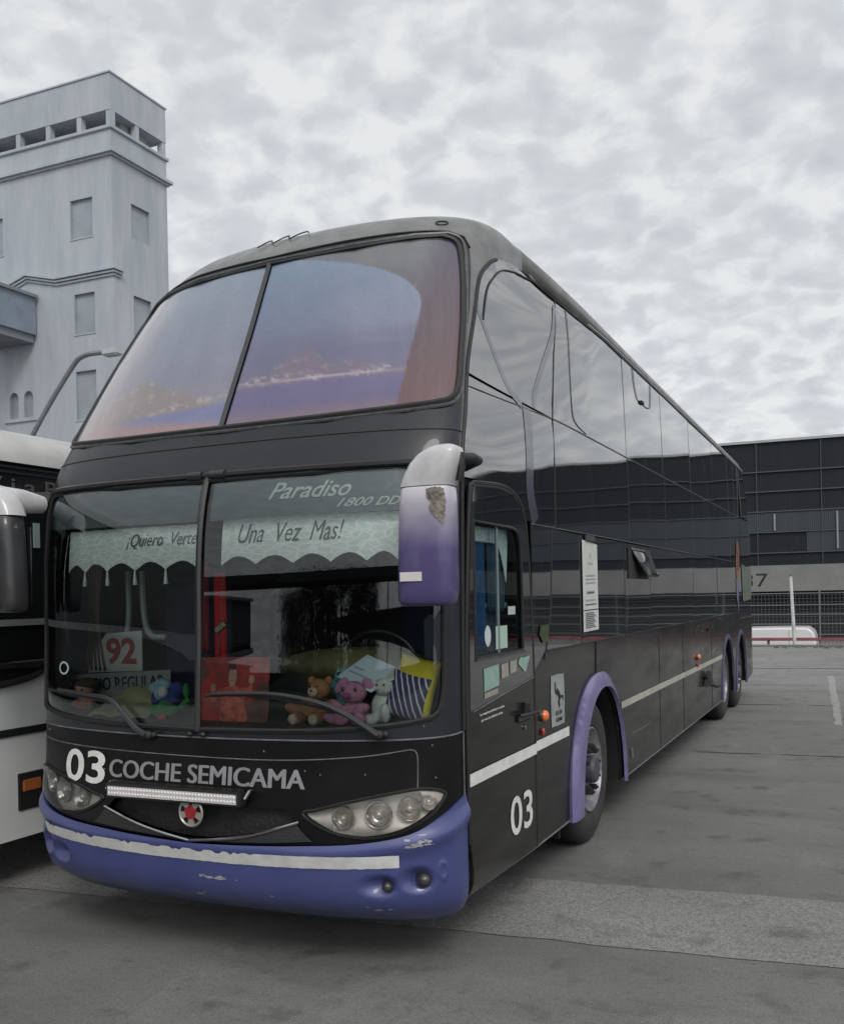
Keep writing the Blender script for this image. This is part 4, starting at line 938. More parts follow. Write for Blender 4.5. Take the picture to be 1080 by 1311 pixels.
# headlights
for s_ in (-1, 1):
    H = HLr if s_ > 0 else HLl
    def hfn(u, v, off=0, s_=s_):
        uc = (np.abs(u) - .53) / .24; vc = (v - .79) / .10; e = np.clip(1 - (uc ** 2 + (vc) ** 2), 0, 1)
        return Fm(u, v, (off - .055 * np.sqrt(e))[:, None])
    hl, _ = patch('headlight', H, [], hfn, MT['hlhouse'], BUS, (.015, .015), .004, off=0)
    # wall of the opening
    H_ = [(s_ * .535 + (a - s_ * .535) * 1.03, .79 + (b - .79) * 1.06) for a, b in H]
    tube_on('headlight_rim', H_, .009, Fm, MT['rubber'], hl, off=.002, closed=True)
    for (a, v, r) in ((.40, .768, .052), (.50, .787, .060), (.605, .812, .052), (.690, .838, .036)):
        p = fp(s_ * a, v, -.030); n = Vector(FN(np.array([s_ * a]), np.array([v]))[0]); q = n.to_track_quat('Y', 'Z').to_matrix()
        b = MB(); b.lathe([(-.012, .0), (-.012, r * .35), (.004, r * .8), (.016, r * .96), (.018, r * 1.04), (.006, r * 1.10)], 'y', (0, 0, 0), 28)
        bmesh.ops.transform(b.bm, matrix=Matrix.Translation(p) @ q.to_4x4(), verts=b.bm.verts); bw = b.build('lamp_bowl', MT['reflector'], hl)
        b = MB(); b.ell(p + n * .004, (r * .30,) * 3, seg=14); b.build('bulb_cap', mat('bulb_cap', (.55, .53, .50), .2, metal=.4), hl)
    def lfn(u, v, off=0):
        uc = (np.abs(u) - .53) / .26; vc = (v - .79) / .12; return Fm(u, v, (.006 + .018 * np.clip(1 - uc ** 2 - vc ** 2, 0, 1))[:, None])
    patch('cover', H, [], lfn, MT['lens'], hl, (.02, .02))
# LED bar
t = None
pa, pb = fp(-.24, .845), fp(.145, .842); yb_ = fp(-.05, .84)[1] - .045
pa = Vector((pa.x, yb_ , .848)); pb = Vector((pb.x, yb_, .846))
b = MB(); b.box((pa.x - .02, yb_ - .03, .812), (pb.x + .02, yb_ + .03, .882), bev=.006); lb = b.build('led_light_bar', MT['blackplastic'], BUS)
b = MB(); b.box((pa.x, yb_ - .036, .824), (pb.x, yb_ - .028, .870)); b.build('lens_strip', MT['led'], lb)
b = MB(); n_ = 42
for i in range(n_):
    x = pa.x + (i + .5) / n_ * (pb.x - pa.x)
    for z in (.836, .858): b.ell((x, yb_ - .036, z), (.0066, .004, .0075), seg=8)
b.build('led_row', mat('led_cells', (.75, .70, .70), .2, coat=.5), lb)
b = MB()
for i in range(44):
    x = pa.x + i / 43 * (pb.x - pa.x); b.box((x - .003, yb_ - .02, .882), (x + .003, yb_ + .03, .890))
b.build('cooling_fins', MT['blackplastic'], lb)
for x in (pa.x - .02, pb.x + .045):
    b = MB(); b.tube([(x, yb_ + .05, .88), (x + .01, yb_ + .0, .885), (x - .01, yb_ - .01, .85)], .008, 6); b.build('bracket', MT['chrome'], lb)
# round star badge with red centre
bc = fp(.004, .765) + Vector((0, -.03, 0)); b = MB(); b.lathe([(-.012, .060), (-.018, .066), (-.012, .073), (-.004, .066), (-.012, .060)], 'y', bc, 40)
for k in range(5):
    a = math.pi / 2 + k * 2 * math.pi / 5 + math.pi / 5; d = Vector((math.cos(a), 0, math.sin(a))); e = Vector((-math.sin(a), 0, math.cos(a)))
    b.prism([bc + d * .028 - e * .012 + Vector((0, -.014, 0)), bc + d * .063 - e * .020 + Vector((0, -.014, 0)), bc + d * .063 + e * .020 + Vector((0, -.014, 0)), bc + d * .028 + e * .012 + Vector((0, -.014, 0))], (0, .01, 0))
bd = b.build('star_badge', mat('badge_grey_metal', (.34, .32, .30), .4, metal=.4), BUS)
b = MB(); b.prism([bc + Vector((math.cos(math.pi / 2 + k * 2 * math.pi / 5) * .038, -.017, math.sin(math.pi / 2 + k * 2 * math.pi / 5) * .038)) for k in range(5)], (0, .012, 0)); b.build('badge_centre', mat('badge_red', (.26, .015, .02), .4), bd)
b = MB(); b.lathe([(0, 0), (0, .068)], 'y', bc + Vector((0, .002, 0)), 32); b.build('badge_back', MT['black'], bd)

# wipers
def wiper(piv, arm, blade):
    b = MB(); b.ell(fp(*piv, .02), (.030, .022, .024), seg=14); b.ell(fp(piv[0] + .022, piv[1] + .004, .026), (.016, .016, .016), seg=10); wpr = b.build('wiper', MT['iron'], BUS)
    pts = bez([piv] + arm, 5); P_ = Fm(np.array([p[0] for p in pts]), np.array([p[1] for p in pts]), .035); n_ = len(P_)
    b = MB(); b.tube(P_, [.017 - .009 * i / (n_ - 1) for i in range(n_)], 8); b.build('wiper_arm', MT['blackplastic'], wpr)
    P2 = Fm(np.array([p[0] for p in blade]), np.array([p[1] for p in blade]), .018); b = MB(); b.tube(P2, .009, 6); b.build('wiper_blade', MT['rubber'], wpr)
wiper((.500, 1.155), [(.46, 1.20), (.40, 1.262), (.34, 1.305), (.26, 1.335), (.18, 1.345), (.05, 1.337)], bez([(.40, 1.255), (.24, 1.318), (.12, 1.334), (.03, 1.327)], 6))
wiper((-.150, 1.118), [(-.185, 1.155), (-.225, 1.225), (-.275, 1.295), (-.36, 1.315), (-.50, 1.332)], bez([(-.27, 1.275), (-.40, 1.305), (-.60, 1.325)], 6))

# mirrors
def side_mirror(s_, paint, cap, lab):
    """hanging mirror: arm off the corner, domed cap, tall housing; s_=+1 for the photo's right"""
    q = lambda x, y, z: Vector((s_ * x, y, z))
    b = MB()
    # housing lofted from rounded sections
    secs = [(1.752, .70, .62), (1.758, .88, .85), (1.775, .97, .97), (1.82, 1.0, 1.0), (1.95, 1.0, 1.0), (2.1, .985, 1.0), (2.2, .95, .99), (2.27, .90, .97), (2.275, .86, .9)]
    rings = []
    cx_, cy_ = 1.262, -.42
    for z, fx, fy in secs:
        ring = []
        for k in range(28):
            a = 2 * math.pi * k / 28; e = .55
            X_ = math.copysign(abs(math.cos(a)) ** e, math.cos(a)) * .130 * fx; Y_ = math.copysign(abs(math.sin(a)) ** e, math.sin(a)) * .085 * fy
            lean = .012 * (z - 1.75) / .5
            ring.append(b.bm.verts.new(q(cx_ + X_ + lean + .012 * (1 - fx), cy_ + Y_, z)))
        rings.append(ring)
    for A, B in zip(rings, rings[1:]):
        for k in range(28): b.bm.faces.new((A[k], A[(k + 1) % 28], B[(k + 1) % 28], B[k]))
    b.bm.faces.new(rings[0][::-1]); b.bm.faces.new(rings[-1])
    mr = b.build('side_mirror', paint, BUS, 60); mr['label'] = lab
    b = MB(); rings = []
    for z, x0_, x1_, fy in [(2.279, 1.146, 1.392, .97), (2.33, 1.165, 1.410, .97), (2.38, 1.195, 1.425, .94), (2.42, 1.235, 1.430, .88), (2.445, 1.28, 1.425, .76), (2.458, 1.32, 1.40, .5)]:
        ring = []; cx2 = (x0_ + x1_) / 2; hx = (x1_ - x0_) / 2
        for k in range(28):
            a = 2 * math.pi * k / 28; e = .6
            ring.append(b.bm.verts.new(q(cx2 + math.copysign(abs(math.cos(a)) ** e, math.cos(a)) * hx, cy_ + .01 + math.copysign(abs(math.sin(a)) ** e, math.sin(a)) * .088 * fy, z)))
        rings.append(ring)
    for A, B in zip(rings, rings[1:]):
        for k in range(28): b.bm.faces.new((A[k], A[(k + 1) % 28], B[(k + 1) % 28], B[k]))
    b.bm.faces.new(rings[0][::-1]); b.bm.faces.new(rings[-1]); b.build('mirror_cap', cap, mr, 60)
    b = MB(); b.tube([q(1.42, -.40, 2.40), q(1.44, -.30, 2.41), q(1.40, -.12, 2.42), q(1.27, .02, 2.42)], [.022, .022, .022, .03], 10); b.tube([q(1.415, -.40, 2.30), q(1.43, -.41, 2.36), q(1.42, -.40, 2.42)], .018, 8); b.build('mirror_arm', MT['iron'], mr)
    b = MB(); b.box(q(1.15, cy_ + .086, 1.80) if s_ > 0 else q(1.375, cy_ + .086, 1.80), (q(1.375, cy_ + .092, 2.22) if s_ > 0 else q(1.15, cy_ + .092, 2.22))); b.build('mirror_glass', MT['chrome'], mr)
    return mr, cy_
mr, cy_ = side_mirror(1, MT['mirror'], MT['mirrorcap'], 'faded purple mirror with a silver cap and cracked paint')
b = MB(); b.box((1.168, cy_ - .0895, 1.862), (1.272, cy_ - .0862, 1.902)); b.build('reflector_sticker', mat('cream_reflector', (.60, .56, .54), .5), mr)
# broken paint patch at the top outer corner
rr = random.Random(11); P_ = [(1.300, 2.262), (1.345, 2.268), (1.380, 2.262), (1.384, 2.20), (1.378, 2.14), (1.374, 2.105), (1.362, 2.115), (1.345, 2.135), (1.325, 2.15), (1.312, 2.18), (1.322, 2.205), (1.302, 2.225)]
P_ = dens(P_, .008); P_ = [(x + rr.uniform(-.0025, .0025), z + rr.uniform(-.0025, .0025)) for x, z in P_]
def mfn(x, z, off=0):
    a = np.clip(np.abs((x - 1.262 - .012 * (z - 1.75) / .5) / .1285), 0, 1); c = a ** (1 / .55); s2 = np.sqrt(np.clip(1 - c ** 2, 0, 1)) ** .55
    return np.stack([x, cy_ - .085 * s2 - .003 - off, z], -1)
patch('cracked_patch', P_, [], mfn, MT['mirrorchip'], mr, (.008, .008), ang=80)
b = None
mr, _ = side_mirror(-1, mat('black_mirror_housing', (.03, .03, .032), .35, coat=.4), MT['mirrorcap'], 'black mirror with a silver cap')
b = MB(); b.tube([(-1.30, -.40, 2.375), (-1.27, -.28, 2.37), (-1.255, -.14, 2.36)], [.075, .07, .05], 14); b.build('mirror_bracket_cover', MT['mirrorcap'], mr)
b = MB(); b.tube([(-1.255, -.16, 2.37), (-1.22, .0, 2.39)], .035, 10); b.build('bracket', MT['iron'], mr)

# ------------------------------------------------------------------ left-hand side of the coach (photo right)
def arch_poly(c, hw, top, bot=.30, n=26, p=2.3):
    return [(c + hw * math.copysign(abs(math.cos(a)) ** (2 / p), math.cos(a)), bot + (top - bot) * abs(math.sin(a)) ** (2 / p)) for a in np.linspace(math.pi, 0, n)]
WB = (2.57, 9.85, 11.42)
BOT = .33
frontv = [v for v in np.arange(.34, 1.44, .1)]
def seamline(v0, v1, n=24, du=.004):
    v = np.linspace(v0, v1, n); P_ = F0(np.ones(n), v); return [(float(p[1]) + du, float(p[2])) for p in P_]
for s_, fn, nm in ((1, Sm, 'a'), (-1, SmR, 'b')):
    sa = seamline(.36, 1.448)
    bottom = []
    xs_ = [REAR - .1]
    outl = sa[::-1]
    # go along the bottom from front to rear with the arches cut in
    low = [(sa[0][0] + .03, BOT)]
    for c, hw, tp in ((WB[0], .66, 1.135), (WB[1], .60, 1.11), (WB[2], .60, 1.11)): low += [(c - hw, BOT)] + arch_poly(c, hw, tp, BOT)[1:-1] + [(c + hw, BOT)]
    low += [(REAR + .03, .42), (REAR + .03, 1.448)]
    poly = low + [(sa[-1][0], 1.448)] + sa[::-1][1:-1]
    win = [(.085, 1.49), (.085, 2.16), (.76, 2.155), (.82, 2.09), (.86, 1.86), (.86, 1.49)]
    if s_ < 0:
        poly = poly
    o, _ = patch('side_panel', poly, [], fn, MT['side_paint'], BUS, (.22, .12), .015 if s_ > 0 else 0)
# dark shell behind the glazing on the near side, full shell on the far side
fr2 = seamline(1.45, 4.3, 40, .012); top = [(y, ztop(y) - .0) for y in (1.7, 2.5, 4, 8, 12.3)] + [(rearY(2.6), 2.6), (rearY(1.9), 1.9), (REAR + .02, 1.45)]
winhole = [(.095, 1.50), (.84, 1.50), (.84, 1.87), (.80, 2.09), (.75, 2.145), (.095, 2.15)]
patch('inner_shell', fr2 + top, [winhole], Sm, MT['darkseam'], BUS, (.3, .3), off=-.018)
patch('side_shell', fr2 + top, [], SmR, MT['gloss'], BUS, (.3, .15), off=0)

def pane(name, pts, m, off=.0, bulge=.0006, tilt=(0, 0), parent=BUS, thick=.006):
    cy, cz = np.mean([p[0] for p in pts]), np.mean([p[1] for p in pts]); hy = max(abs(p[0] - cy) for p in pts) or 1; hz = max(abs(p[1] - cz) for p in pts) or 1
    def fn(y, z, o_=0):
        d = bulge * np.clip(1 - ((y - cy) / hy) ** 4, 0, 1) * np.clip(1 - ((z - cz) / hz) ** 4, 0, 1) + tilt[0] * (y - cy) + tilt[1] * (z - cz)
        P_ = Sm(y, z, o_); P_[..., 0] += d; return P_
    o, _ = patch(name, pts, [], fn, m, parent, (.10, .07), thick, off=off, edge=.8)
    return o
G = .0035; rt_ = random.Random(9)
def tl(): return (rt_.uniform(-.0016, .0016), rt_.uniform(-.003, .003))
# lower window band (1.455 - 2.195)
edges = [1.06, 1.50, 2.15, 3.50, 4.52, 6.95, 8.9, 10.9]
for i, (a, b_) in enumerate(zip(edges, edges[1:])):
    if i == 0: pts = [(1.075, 1.34), (1.30, 1.452), (1.44, 1.70), (1.495, 2.195), (1.075, 2.205)]
    elif i == 1: pts = [(1.335, 1.455), (2.15 - G, 1.453), (2.15 - G, 2.185), (1.50 + G, 2.195), (1.45, 1.70)]
    elif i == 3: pts = [(a + G, 1.452), (b_ - G, 1.452), (b_ - G, 2.185), (a + G, 2.185)]
    else: pts = [(a + G, 1.452), (b_ - G, 1.452), (b_ - G, 2.188), (a + G, 2.188)]
    pane('side_window', pts, MT['gloss2'], off=.006, tilt=tl())
# middle panels 2.2 - 2.9
mid0 = seamline(2.38, 2.93, 14)
edges = [None, 1.60, 3.72, 5.36, 7.02, 8.80, 10.32, 11.55]
for i, (a, b_) in enumerate(zip(edges, edges[1:])):
    pts = (mid0[::-1] + [(mid0[0][0], 2.37), (.6, 2.385), (.84, 2.335), (.95, 2.215), (b_ - G, 2.203), (b_ - G + .02, 2.885)]) if a is None else [(a + G, 2.200), (b_ - G, 2.196), (b_ - G, 2.893), (a + G, 2.893)]
    pane('middle_panel', pts, MT['gloss'], off=.004, tilt=tl(), bulge=.0006)
# upper windows 2.9 - 3.67
up0 = seamline(2.945, 4.2, 40)
edges = [None, 1.62, 3.70, 5.32, 6.98, 8.75, 10.30, 11.0, 11.6]
up0 = [p for p in up0 if p[1] > 2.91 and p[0] < 1.42]
for i, (a, b_) in enumerate(zip(edges, edges[1:])):
    if a is None: pts = up0[::-1] + [(1.62 - G, 2.897), (1.80 - G, 3.35), (2.02 - G, ztop(2.02) - .012)]
    elif i == 1: pts = [(1.62 + G, 2.899), (b_ - G, 2.899), (b_ - G, ztop(b_) - .012), (2.5, ztop(2.5) - .012), (2.02 + G, ztop(2.02) - .012), (1.80 + G, 3.35)]
    else: pts = [(a + G, 2.899), (b_ - G, 2.899), (b_ - G, ztop(b_) - .012), (a + G, ztop(a) - .012)]
    pane('upper_window', pts[::-1] if a is None else pts, MT['gloss2'], off=.005, tilt=tl(), bulge=.0006)
# rear quarter
pane('rear_quarter_panel', [(10.93, 1.452), (REAR, 1.452), (REAR - .03, 1.9), (13.4, 2.62), (13.2, 2.89), (11.58, 2.89), (11.58, 2.19), (10.93, 2.19)], MT['gloss'], off=.003, tilt=(0, 0))
pane('rear_quarter_window', [(11.63, 2.90), (13.1, 2.93), (12.4, ztop(12.2) - .03), (11.63, ztop(11.6) - .012)], MT['gloss2'], off=.006, tilt=(-.03, -.02))
# rear face
b = MB(); rp_ = []
for z in (.38, 1.0, 1.9, 2.6, 3.2, 3.62): rp_.append((rearY(z) - .01, z))
for (y0_, z0_), (y1_, z1_) in zip(rp_, rp_[1:]): b.poly([(-1.15, y0_, z0_), (1.15, y0_, z0_), (1.12, y1_, z1_), (-1.12, y1_, z1_)])
b.build('rear_panel', MT['charcoal'], BUS)
# belt rails and seams
def rail(name, pts, r, m, off=.006): return tube_on(name, dens(pts, .4, False), r, Sm, m, BUS, off=off)
rail('belt_rail', [(1.07, 2.202), (11.0, 2.193)], .0035, MT['trimgrey'])
rail('belt_rail', [(mid0[-1][0] + .01, 2.852), (1.0, 2.877), (1.62, 2.893), (11.6, 2.896)], .003, MT['trimgrey'])
rail('belt_rail', [(1.35, 1.450), (11.2, 1.448)], .004, MT['rubber'])
for y in (3.72, 5.36, 7.02, 8.80, 10.32): rail('panel_seam', [(y, 2.21), (y + .02, 2.89)], .0018, MT['trimgrey'], .004)
rail('panel_seam', [(1.58, 2.21), (1.62, 2.895), (1.80, 3.35), (2.02, 3.755)], .005, MT['rubber'], .006)
rail('panel_seam', [(1.30, 1.40), (1.44, 1.70), (1.50, 2.20), (1.58, 2.22)], .005, MT['rubber'], .006)
for y in (2.15, 3.50, 4.52, 6.95, 8.9): rail('window_pillar', [(y, 1.46), (y, 2.19)], .003, MT['rubber'], .005)
for y in (3.70, 5.32, 6.98, 8.75, 10.30, 11.0, 11.6): rail('window_seam', [(y, 2.90), (y + .0, ztop(y) - .02)], .002, MT['trimgrey'], .005)
# roof rail along the gutter
rp2 = [(y, ztop(y) + .004) for y in np.linspace(1.6, 12.3, 40)]
rail('roof_gutter', rp2, .013, MT['roof'], .004); rail('gutter_groove', [(y, z - .018) for y, z in rp2], .005, MT['rubber'], .008)
v_ = np.linspace(3.25, 4.2, 20); P_ = F0(np.ones(20), v_)
rail('roof_gutter', [(float(p[1]) + .10, float(p[2]) - .035) for p in P_][2:] + [(1.62, ztop(1.62) - .02)], .006, MT['rubber'], .008)
# corner pillar seam between nose and side
vv = np.linspace(1.15, 3.88, 60); P_ = F0(np.ones(60), vv); b = MB(); b.tube([Vector(p) + Vector((.004, .006, 0)) for p in P_], .011, 8); b.build('corner_seal', MT['rubber'], BUS)
vv = np.linspace(.36, 1.15, 20); P_ = F0(np.ones(20), vv); b = MB(); b.tube([Vector(p) + Vector((.002, .004, 0)) for p in P_], .005, 6); b.build('corner_edge', MT['seam'], BUS)
b = MB(); b.tube([sp(.03, BOT, .004), sp(1.0, BOT, .004), sp(1.80, BOT, .004)], .006, 6); b.tube([sp(3.3, BOT, .004), sp(5, BOT, .004), sp(9.2, BOT, .004)], .006, 6); b.build('sill_edge', MT['seam'], BUS)

# hinged vent window standing open, small sliding windows
vw = empty('vent_window', (0, 0, 0), None, None); vw.parent = BUS
b = MB(); b.box((sp(3.62, 2)[0] + .008, 3.62, 1.90), (sp(3.62, 2)[0] + .014, 4.42, 2.15)); b.build('vent_opening', MT['black'], vw)
x0_ = 1.27; b = MB(); b.poly([(x0_, 3.70, 2.155), (x0_, 4.46, 2.150), (x0_ + .075, 4.44, 1.925), (x0_ + .075, 3.98, 1.925)]); o = b.build('vent_glass', MT['gloss2'], vw); md = o.modifiers.new('t', 'SOLIDIFY'); md.thickness = .006
b = MB(); b.tube([(x0_, 3.70, 2.155), (x0_, 4.46, 2.150), (x0_ + .075, 4.44, 1.925), (x0_ + .075, 3.98, 1.925)], .008, 6, True); b.build('vent_frame', MT['rubber'], vw)
b = MB(); b.ell((x0_ + .08, 4.42, 1.94), (.02, .03, .02), seg=10); b.build('vent_knob', MT['trimgrey'], vw)
b = MB(); b.box((x0_ - .005, 3.74, 2.135), (x0_ + .02, 4.2, 2.148)); b.build('vent_label', MT['seam'], vw)
rail('hatch_frame', bez([(4.10, 3.71), (4.13, 3.58), (4.20, 3.485)], 4) + bez([(4.25, 3.460), (4.6, 3.452), (4.76, 3.47), (4.82, 3.53), (4.86, 3.70)], 4), .003, MT['rubber'], .011)
b = MB(); b.box((sp(4.42, 3.47)[0], 4.36, 3.45), (sp(4.42, 3.47)[0] + .025, 4.46, 3.475)); b.build('hatch_catch', MT['black'], BUS)
rail('window_outline', bez([(2.20, 3.735), (2.12, 3.4), (2.08, 3.03), (2.16, 2.94), (2.40, 2.905)], 6), .0025, MT['trimgrey'], .009)
# Y-shaped painted bands on the front quarter
band = mat('blue_grey_band', (.030, .036, .055), .30, coat=.8, bump2=.004)
strip_on('painted_band', bez([(.54, 3.34), (.66, 3.18), (.78, 3.03), (.88, 2.95), (.98, 2.91), (1.05, 2.885)], 6), bez([(.045,), (.055,), (.06,), (.06,), (.045,), (.02,)], 6) and [.05] * 31, Sm, band, BUS, off=.0075)
strip_on('painted_band', bez([(1.97, 3.70), (1.84, 3.5), (1.68, 3.34), (1.46, 3.14), (1.32, 3.0), (1.27, 2.91)], 6), [.05] * 31, Sm, band, BUS, off=.0075)
strip_on('painted_band', bez([(1.13, 2.885), (1.10, 2.6), (1.08, 2.4), (1.16, 2.215)], 8), [.135] * 25, Sm, band, BUS, off=.0070)

# stripe
strip_on('white_stripe', dens([(-.02, .905), (1.035, .905)], .2, False), .062, Sm, MT['white'], BUS, off=.026)
strip_on('white_stripe', dens([(1.045, .905), (1.80, .905)], .2, False), .060, Sm, MT['white'], BUS, off=.004)
strip_on('white_stripe', dens([(3.30, .905), (9.26, .905)], .3, False), .055, Sm, mat('cream_stripe', (.42, .41, .36), .55, var=.25, vscale=4), BUS, off=.004)

# driver's door
DO = bez([(.014, .345), (-.010, .6), (-.016, .8), (-.016, 1.3), (.0, 1.7), (.035, 2.10), (.075, 2.33)], 3) + bez([(.14, 2.352), (.5, 2.372), (.70, 2.362), (.84, 2.31), (.93, 2.20), (.975, 2.02), (1.015, 1.7), (1.035, 1.3)], 4) + [(1.035, .345)]
DW = [(.10, 1.485), (.835, 1.485)] + bez([(.84, 1.50), (.842, 1.80), (.83, 2.03), (.80, 2.11), (.75, 2.145), (.66, 2.155)], 4) + [(.10, 2.16)]
door, _ = patch('driver_door', DO[::-1], [DW], Sm, MT['side_paint'], BUS, (.08, .08), .018, off=.020)
glass_zone = [(.012, 1.231), (1.005, 1.325), (1.0, 1.62), (.962, 2.0), (.915, 2.19), (.83, 2.29), (.70, 2.342), (.5, 2.352), (.115, 2.335), (.06, 2.10), (.025, 1.7)]
patch('black_glazing', glass_zone, [DW], Sm, MT['gloss'], door, (.03, .03), .002, off=.0225)
patch('door_window', DW, [], Sm, MT['sidepane'], door, (.1, .1), off=.010)
tube_on('window_frame', DW, .009, Sm, MT['rubber'], door, off=.020, closed=True)
tube_on('door_seal', DO[3:], .012, Sm, MT['rubber'], door, off=.014)
tube_on('door_crease', [(.05, 1.228), (.5, 1.272), (1.01, 1.318)], .0035, Sm, MT['seam'], door, off=.024)
b = MB(); b.box(sp(.10, 1.468, .018), sp(.86, 1.482, .032)); b.build('window_ledge', MT['trimgrey'], door)
for y in (.455,): b = MB(); b.box(sp(y, 1.49, .004), sp(y + .022, 2.15, .014)); b.build('window_divider', mat('grey_window_bar', (.15, .18, .19), .5), door)
# door handle
b = MB(); b.box(sp(.70, 1.09, .022), sp(.94, 1.135, .034), bev=.006); h = b.build('door_handle', MT['blackplastic'], door)
b = MB(); b.tube([sp(.74, 1.125, .03), sp(.78, 1.135, .075), sp(.92, 1.13, .078), sp(1.02, 1.132, .055)], .011, 8); b.cyl(sp(.83, 1.13, .03), sp(.83, 1.19, .04), .02, seg=12); b.build('lever', MT['iron'], door)
b = MB(); b.cyl(sp(.83, 1.055, .02), sp(.83, 1.055, .03), .014, seg=12); b.build('lock', MT['chrome'], door)
# stickers on the door
stg = mat('pale_green_sticker', (.20, .34, .29), .5, var=1, col2=(.30, .42, .36), vscale=22); stc = mat('cream_sticker', (.33, .32, .28), .5, var=.3, vscale=25)
def sticker(pts, m, off=.026, parent=door, name='sticker'): return patch(name, pts, [], Sm, m, parent, (.06, .06), .0008, off=off)[0]
sticker([(.20, 1.31), (.42, 1.325), (.42, 1.435), (.20, 1.425)], stg); sticker([(.20, 1.275), (.40, 1.285), (.40, 1.312), (.20, 1.303)], stc)
sticker([(.46, 1.355), (.57, 1.36), (.57, 1.432), (.46, 1.428)], stc); sticker([(.60, 1.37), (.71, 1.375), (.71, 1.44), (.60, 1.435)], stc)
sticker(bez([(.74, 1.415), (.80, 1.385), (.86, 1.36), (.90, 1.40), (.94, 1.445), (.84, 1.44), (.78, 1.445)], 4, True), stg)
sticker([(.42, 1.51), (.60, 1.51), (.60, 1.63), (.42, 1.63)], mat('mint_sticker', (.36, .50, .42), .5), off=.0135); sticker(bez([(.26, 1.56), (.30, 1.53), (.34, 1.56), (.34, 1.61), (.30, 1.64), (.26, 1.61)], 3, True), mat('white_oval_sticker', (.5, .55, .57), .5), off=.0135)
sticker([(.62, 1.685), (.74, 1.685), (.74, 1.73), (.62, 1.73)], mat('pale_label', (.4, .45, .45), .5), off=.0135)
for i, (s1, a, c) in enumerate((('La maquina perfecta no existe,', .14, .50), ('por eso la cuidamos tanto', .155, .47))): text_on('small_lettering', s1, (a, c, 1.192 - i * .030, 1.210 - i * .030), Sm, MT['white'], door, off=.0235, slope=.02, bold=.02, sub=0)
text_on('number', '03', (.565, .945, .495, .705), Sm, MT['white'], door, off=.0235, bold=.012, slope=-.02)
# curtain and cab seen through the door window
def cloth(name, x0, x1, z0, z1, fx, amp, n, m, parent, ax='y', k=26, nz_=10, taper=0):
    V_ = []; F_ = []
    for j in range(nz_):
        t = j / (nz_ - 1); z = z0 + (z1 - z0) * t
        for i in range(k * 4 + 1):
            s_ = i / (k * 4); w_ = 1 - taper * math.sin(math.pi * (1 - t)) ; a = x0 + (x1 - x0) * (.5 + (s_ - .5) * w_); d = fx + amp * math.sin(s_ * n * 6.283) + amp * .4 * math.sin(s_ * n * 2.1 * 6.283 + t * 2)
            V_.append((d, a, z) if ax == 'y' else (a, d, z))
    w_ = k * 4 + 1
    for j in range(nz_ - 1):
        for i in range(w_ - 1): F_.append((j*w_+i, j*w_+i+1, (j+1)*w_+i+1, (j+1)*w_+i))
    o = newobj(name, mesh_from(V_, F_), m, parent); md = o.modifiers.new('t', 'SOLIDIFY'); md.thickness = .003; return o
cloth('curtain', .12, .46, 1.50, 2.09, 1.20, .012, 8, MT['bluecloth'], BUS)
cloth('curtain', .52, .80, 1.70, 2.09, 1.19, .012, 5, mat('dark_teal_curtain', (.02, .06, .09), .8), BUS)
cloth('curtain_valance', .11, .60, 2.07, 2.15, 1.215, .008, 9, MT['pelmet'], BUS)
V_ = [(1.214, .60, 2.15), (1.214, .80, 2.15), (1.214, .76, 1.86), (1.21, .70, 2.0), (1.214, .62, 2.08)]; o = newobj('curtain_valance', mesh_from(V_, [(0, 1, 2, 3, 4)], False), MT['pelmet'], BUS); md = o.modifiers.new('t', 'SOLIDIFY'); md.thickness = .004
b = MB(); b.tube([(1.17, .08, 1.735), (1.17, .86, 1.735)], .018, 10); b.build('grab_rail', mat('grey_blue_rail', (.22, .27, .33), .5), BUS)
b = MB(); b.box((1.0, .10, 1.46), (1.15, .84, 1.70), bev=.02); b.build('side_console', mat('blue_grey_console', (.045, .065, .095), .6), BUS)

# stickers and notices on the side
ns_ = mat('silver_sticker', (.40, .42, .41), .4, metal=.2, var=1, col2=(.26, .28, .28), vscale=9)
rr_ = bez([(1.415, 1.0), (1.45, .975), (1.66, .972), (1.70, 1.0), (1.70, 1.25), (1.665, 1.285), (1.45, 1.288), (1.415, 1.26)], 2, True)
stk = sticker(rr_, ns_, off=.004, parent=BUS, name='seat_sticker'); stk['label'] = 'silver sticker with a reclining seat mark'
bl = MT['black']
for pts, wd in (([(1.50, 1.245), (1.50, 1.19), (1.56, 1.165), (1.60, 1.125)], .022), ([(1.53, 1.20), (1.58, 1.175), (1.615, 1.145), (1.66, 1.145), (1.67, 1.12)], .016), ([(1.565, 1.13), (1.585, 1.085)], .03)):
    strip_on('seat_mark', bez(pts, 4) if len(pts) > 2 else pts, wd, Sm, bl, stk, off=.0065)
text_on('lettering', '03 04', (1.50, 1.64, 1.035, 1.065), Sm, bl, stk, off=.0065, bold=.02)
text_on('lettering', 'SEMI', (1.50, 1.64, .995, 1.02), Sm, bl, stk, off=.0065, bold=.02)
nt_ = patch('paper_notice', [(2.17, 1.525), (2.58, 1.53), (2.58, 2.135), (2.17, 2.155)], [], Sm, mat('white_paper', (.55, .56, .54), .7, var=.12, vscale=8), BUS, (.1, .1), .001, off=.016)[0]
nt_['label'] = 'tall white paper notice behind the side window'
strip_on('notice_fold', [(2.175, 1.672), (2.575, 1.676)], .006, Sm, bl, nt_, off=.0185)
gt = mat('faint_print', (.28, .30, .30), .7); dt = mat('dark_print', (.06, .06, .06), .7)
for i in range(9): strip_on('bar_code', [(2.22, 1.552 + i * .0125), (2.50 - .03 * (i % 3), 1.554 + i * .0125)], .006, Sm, dt, nt_, off=.0185)
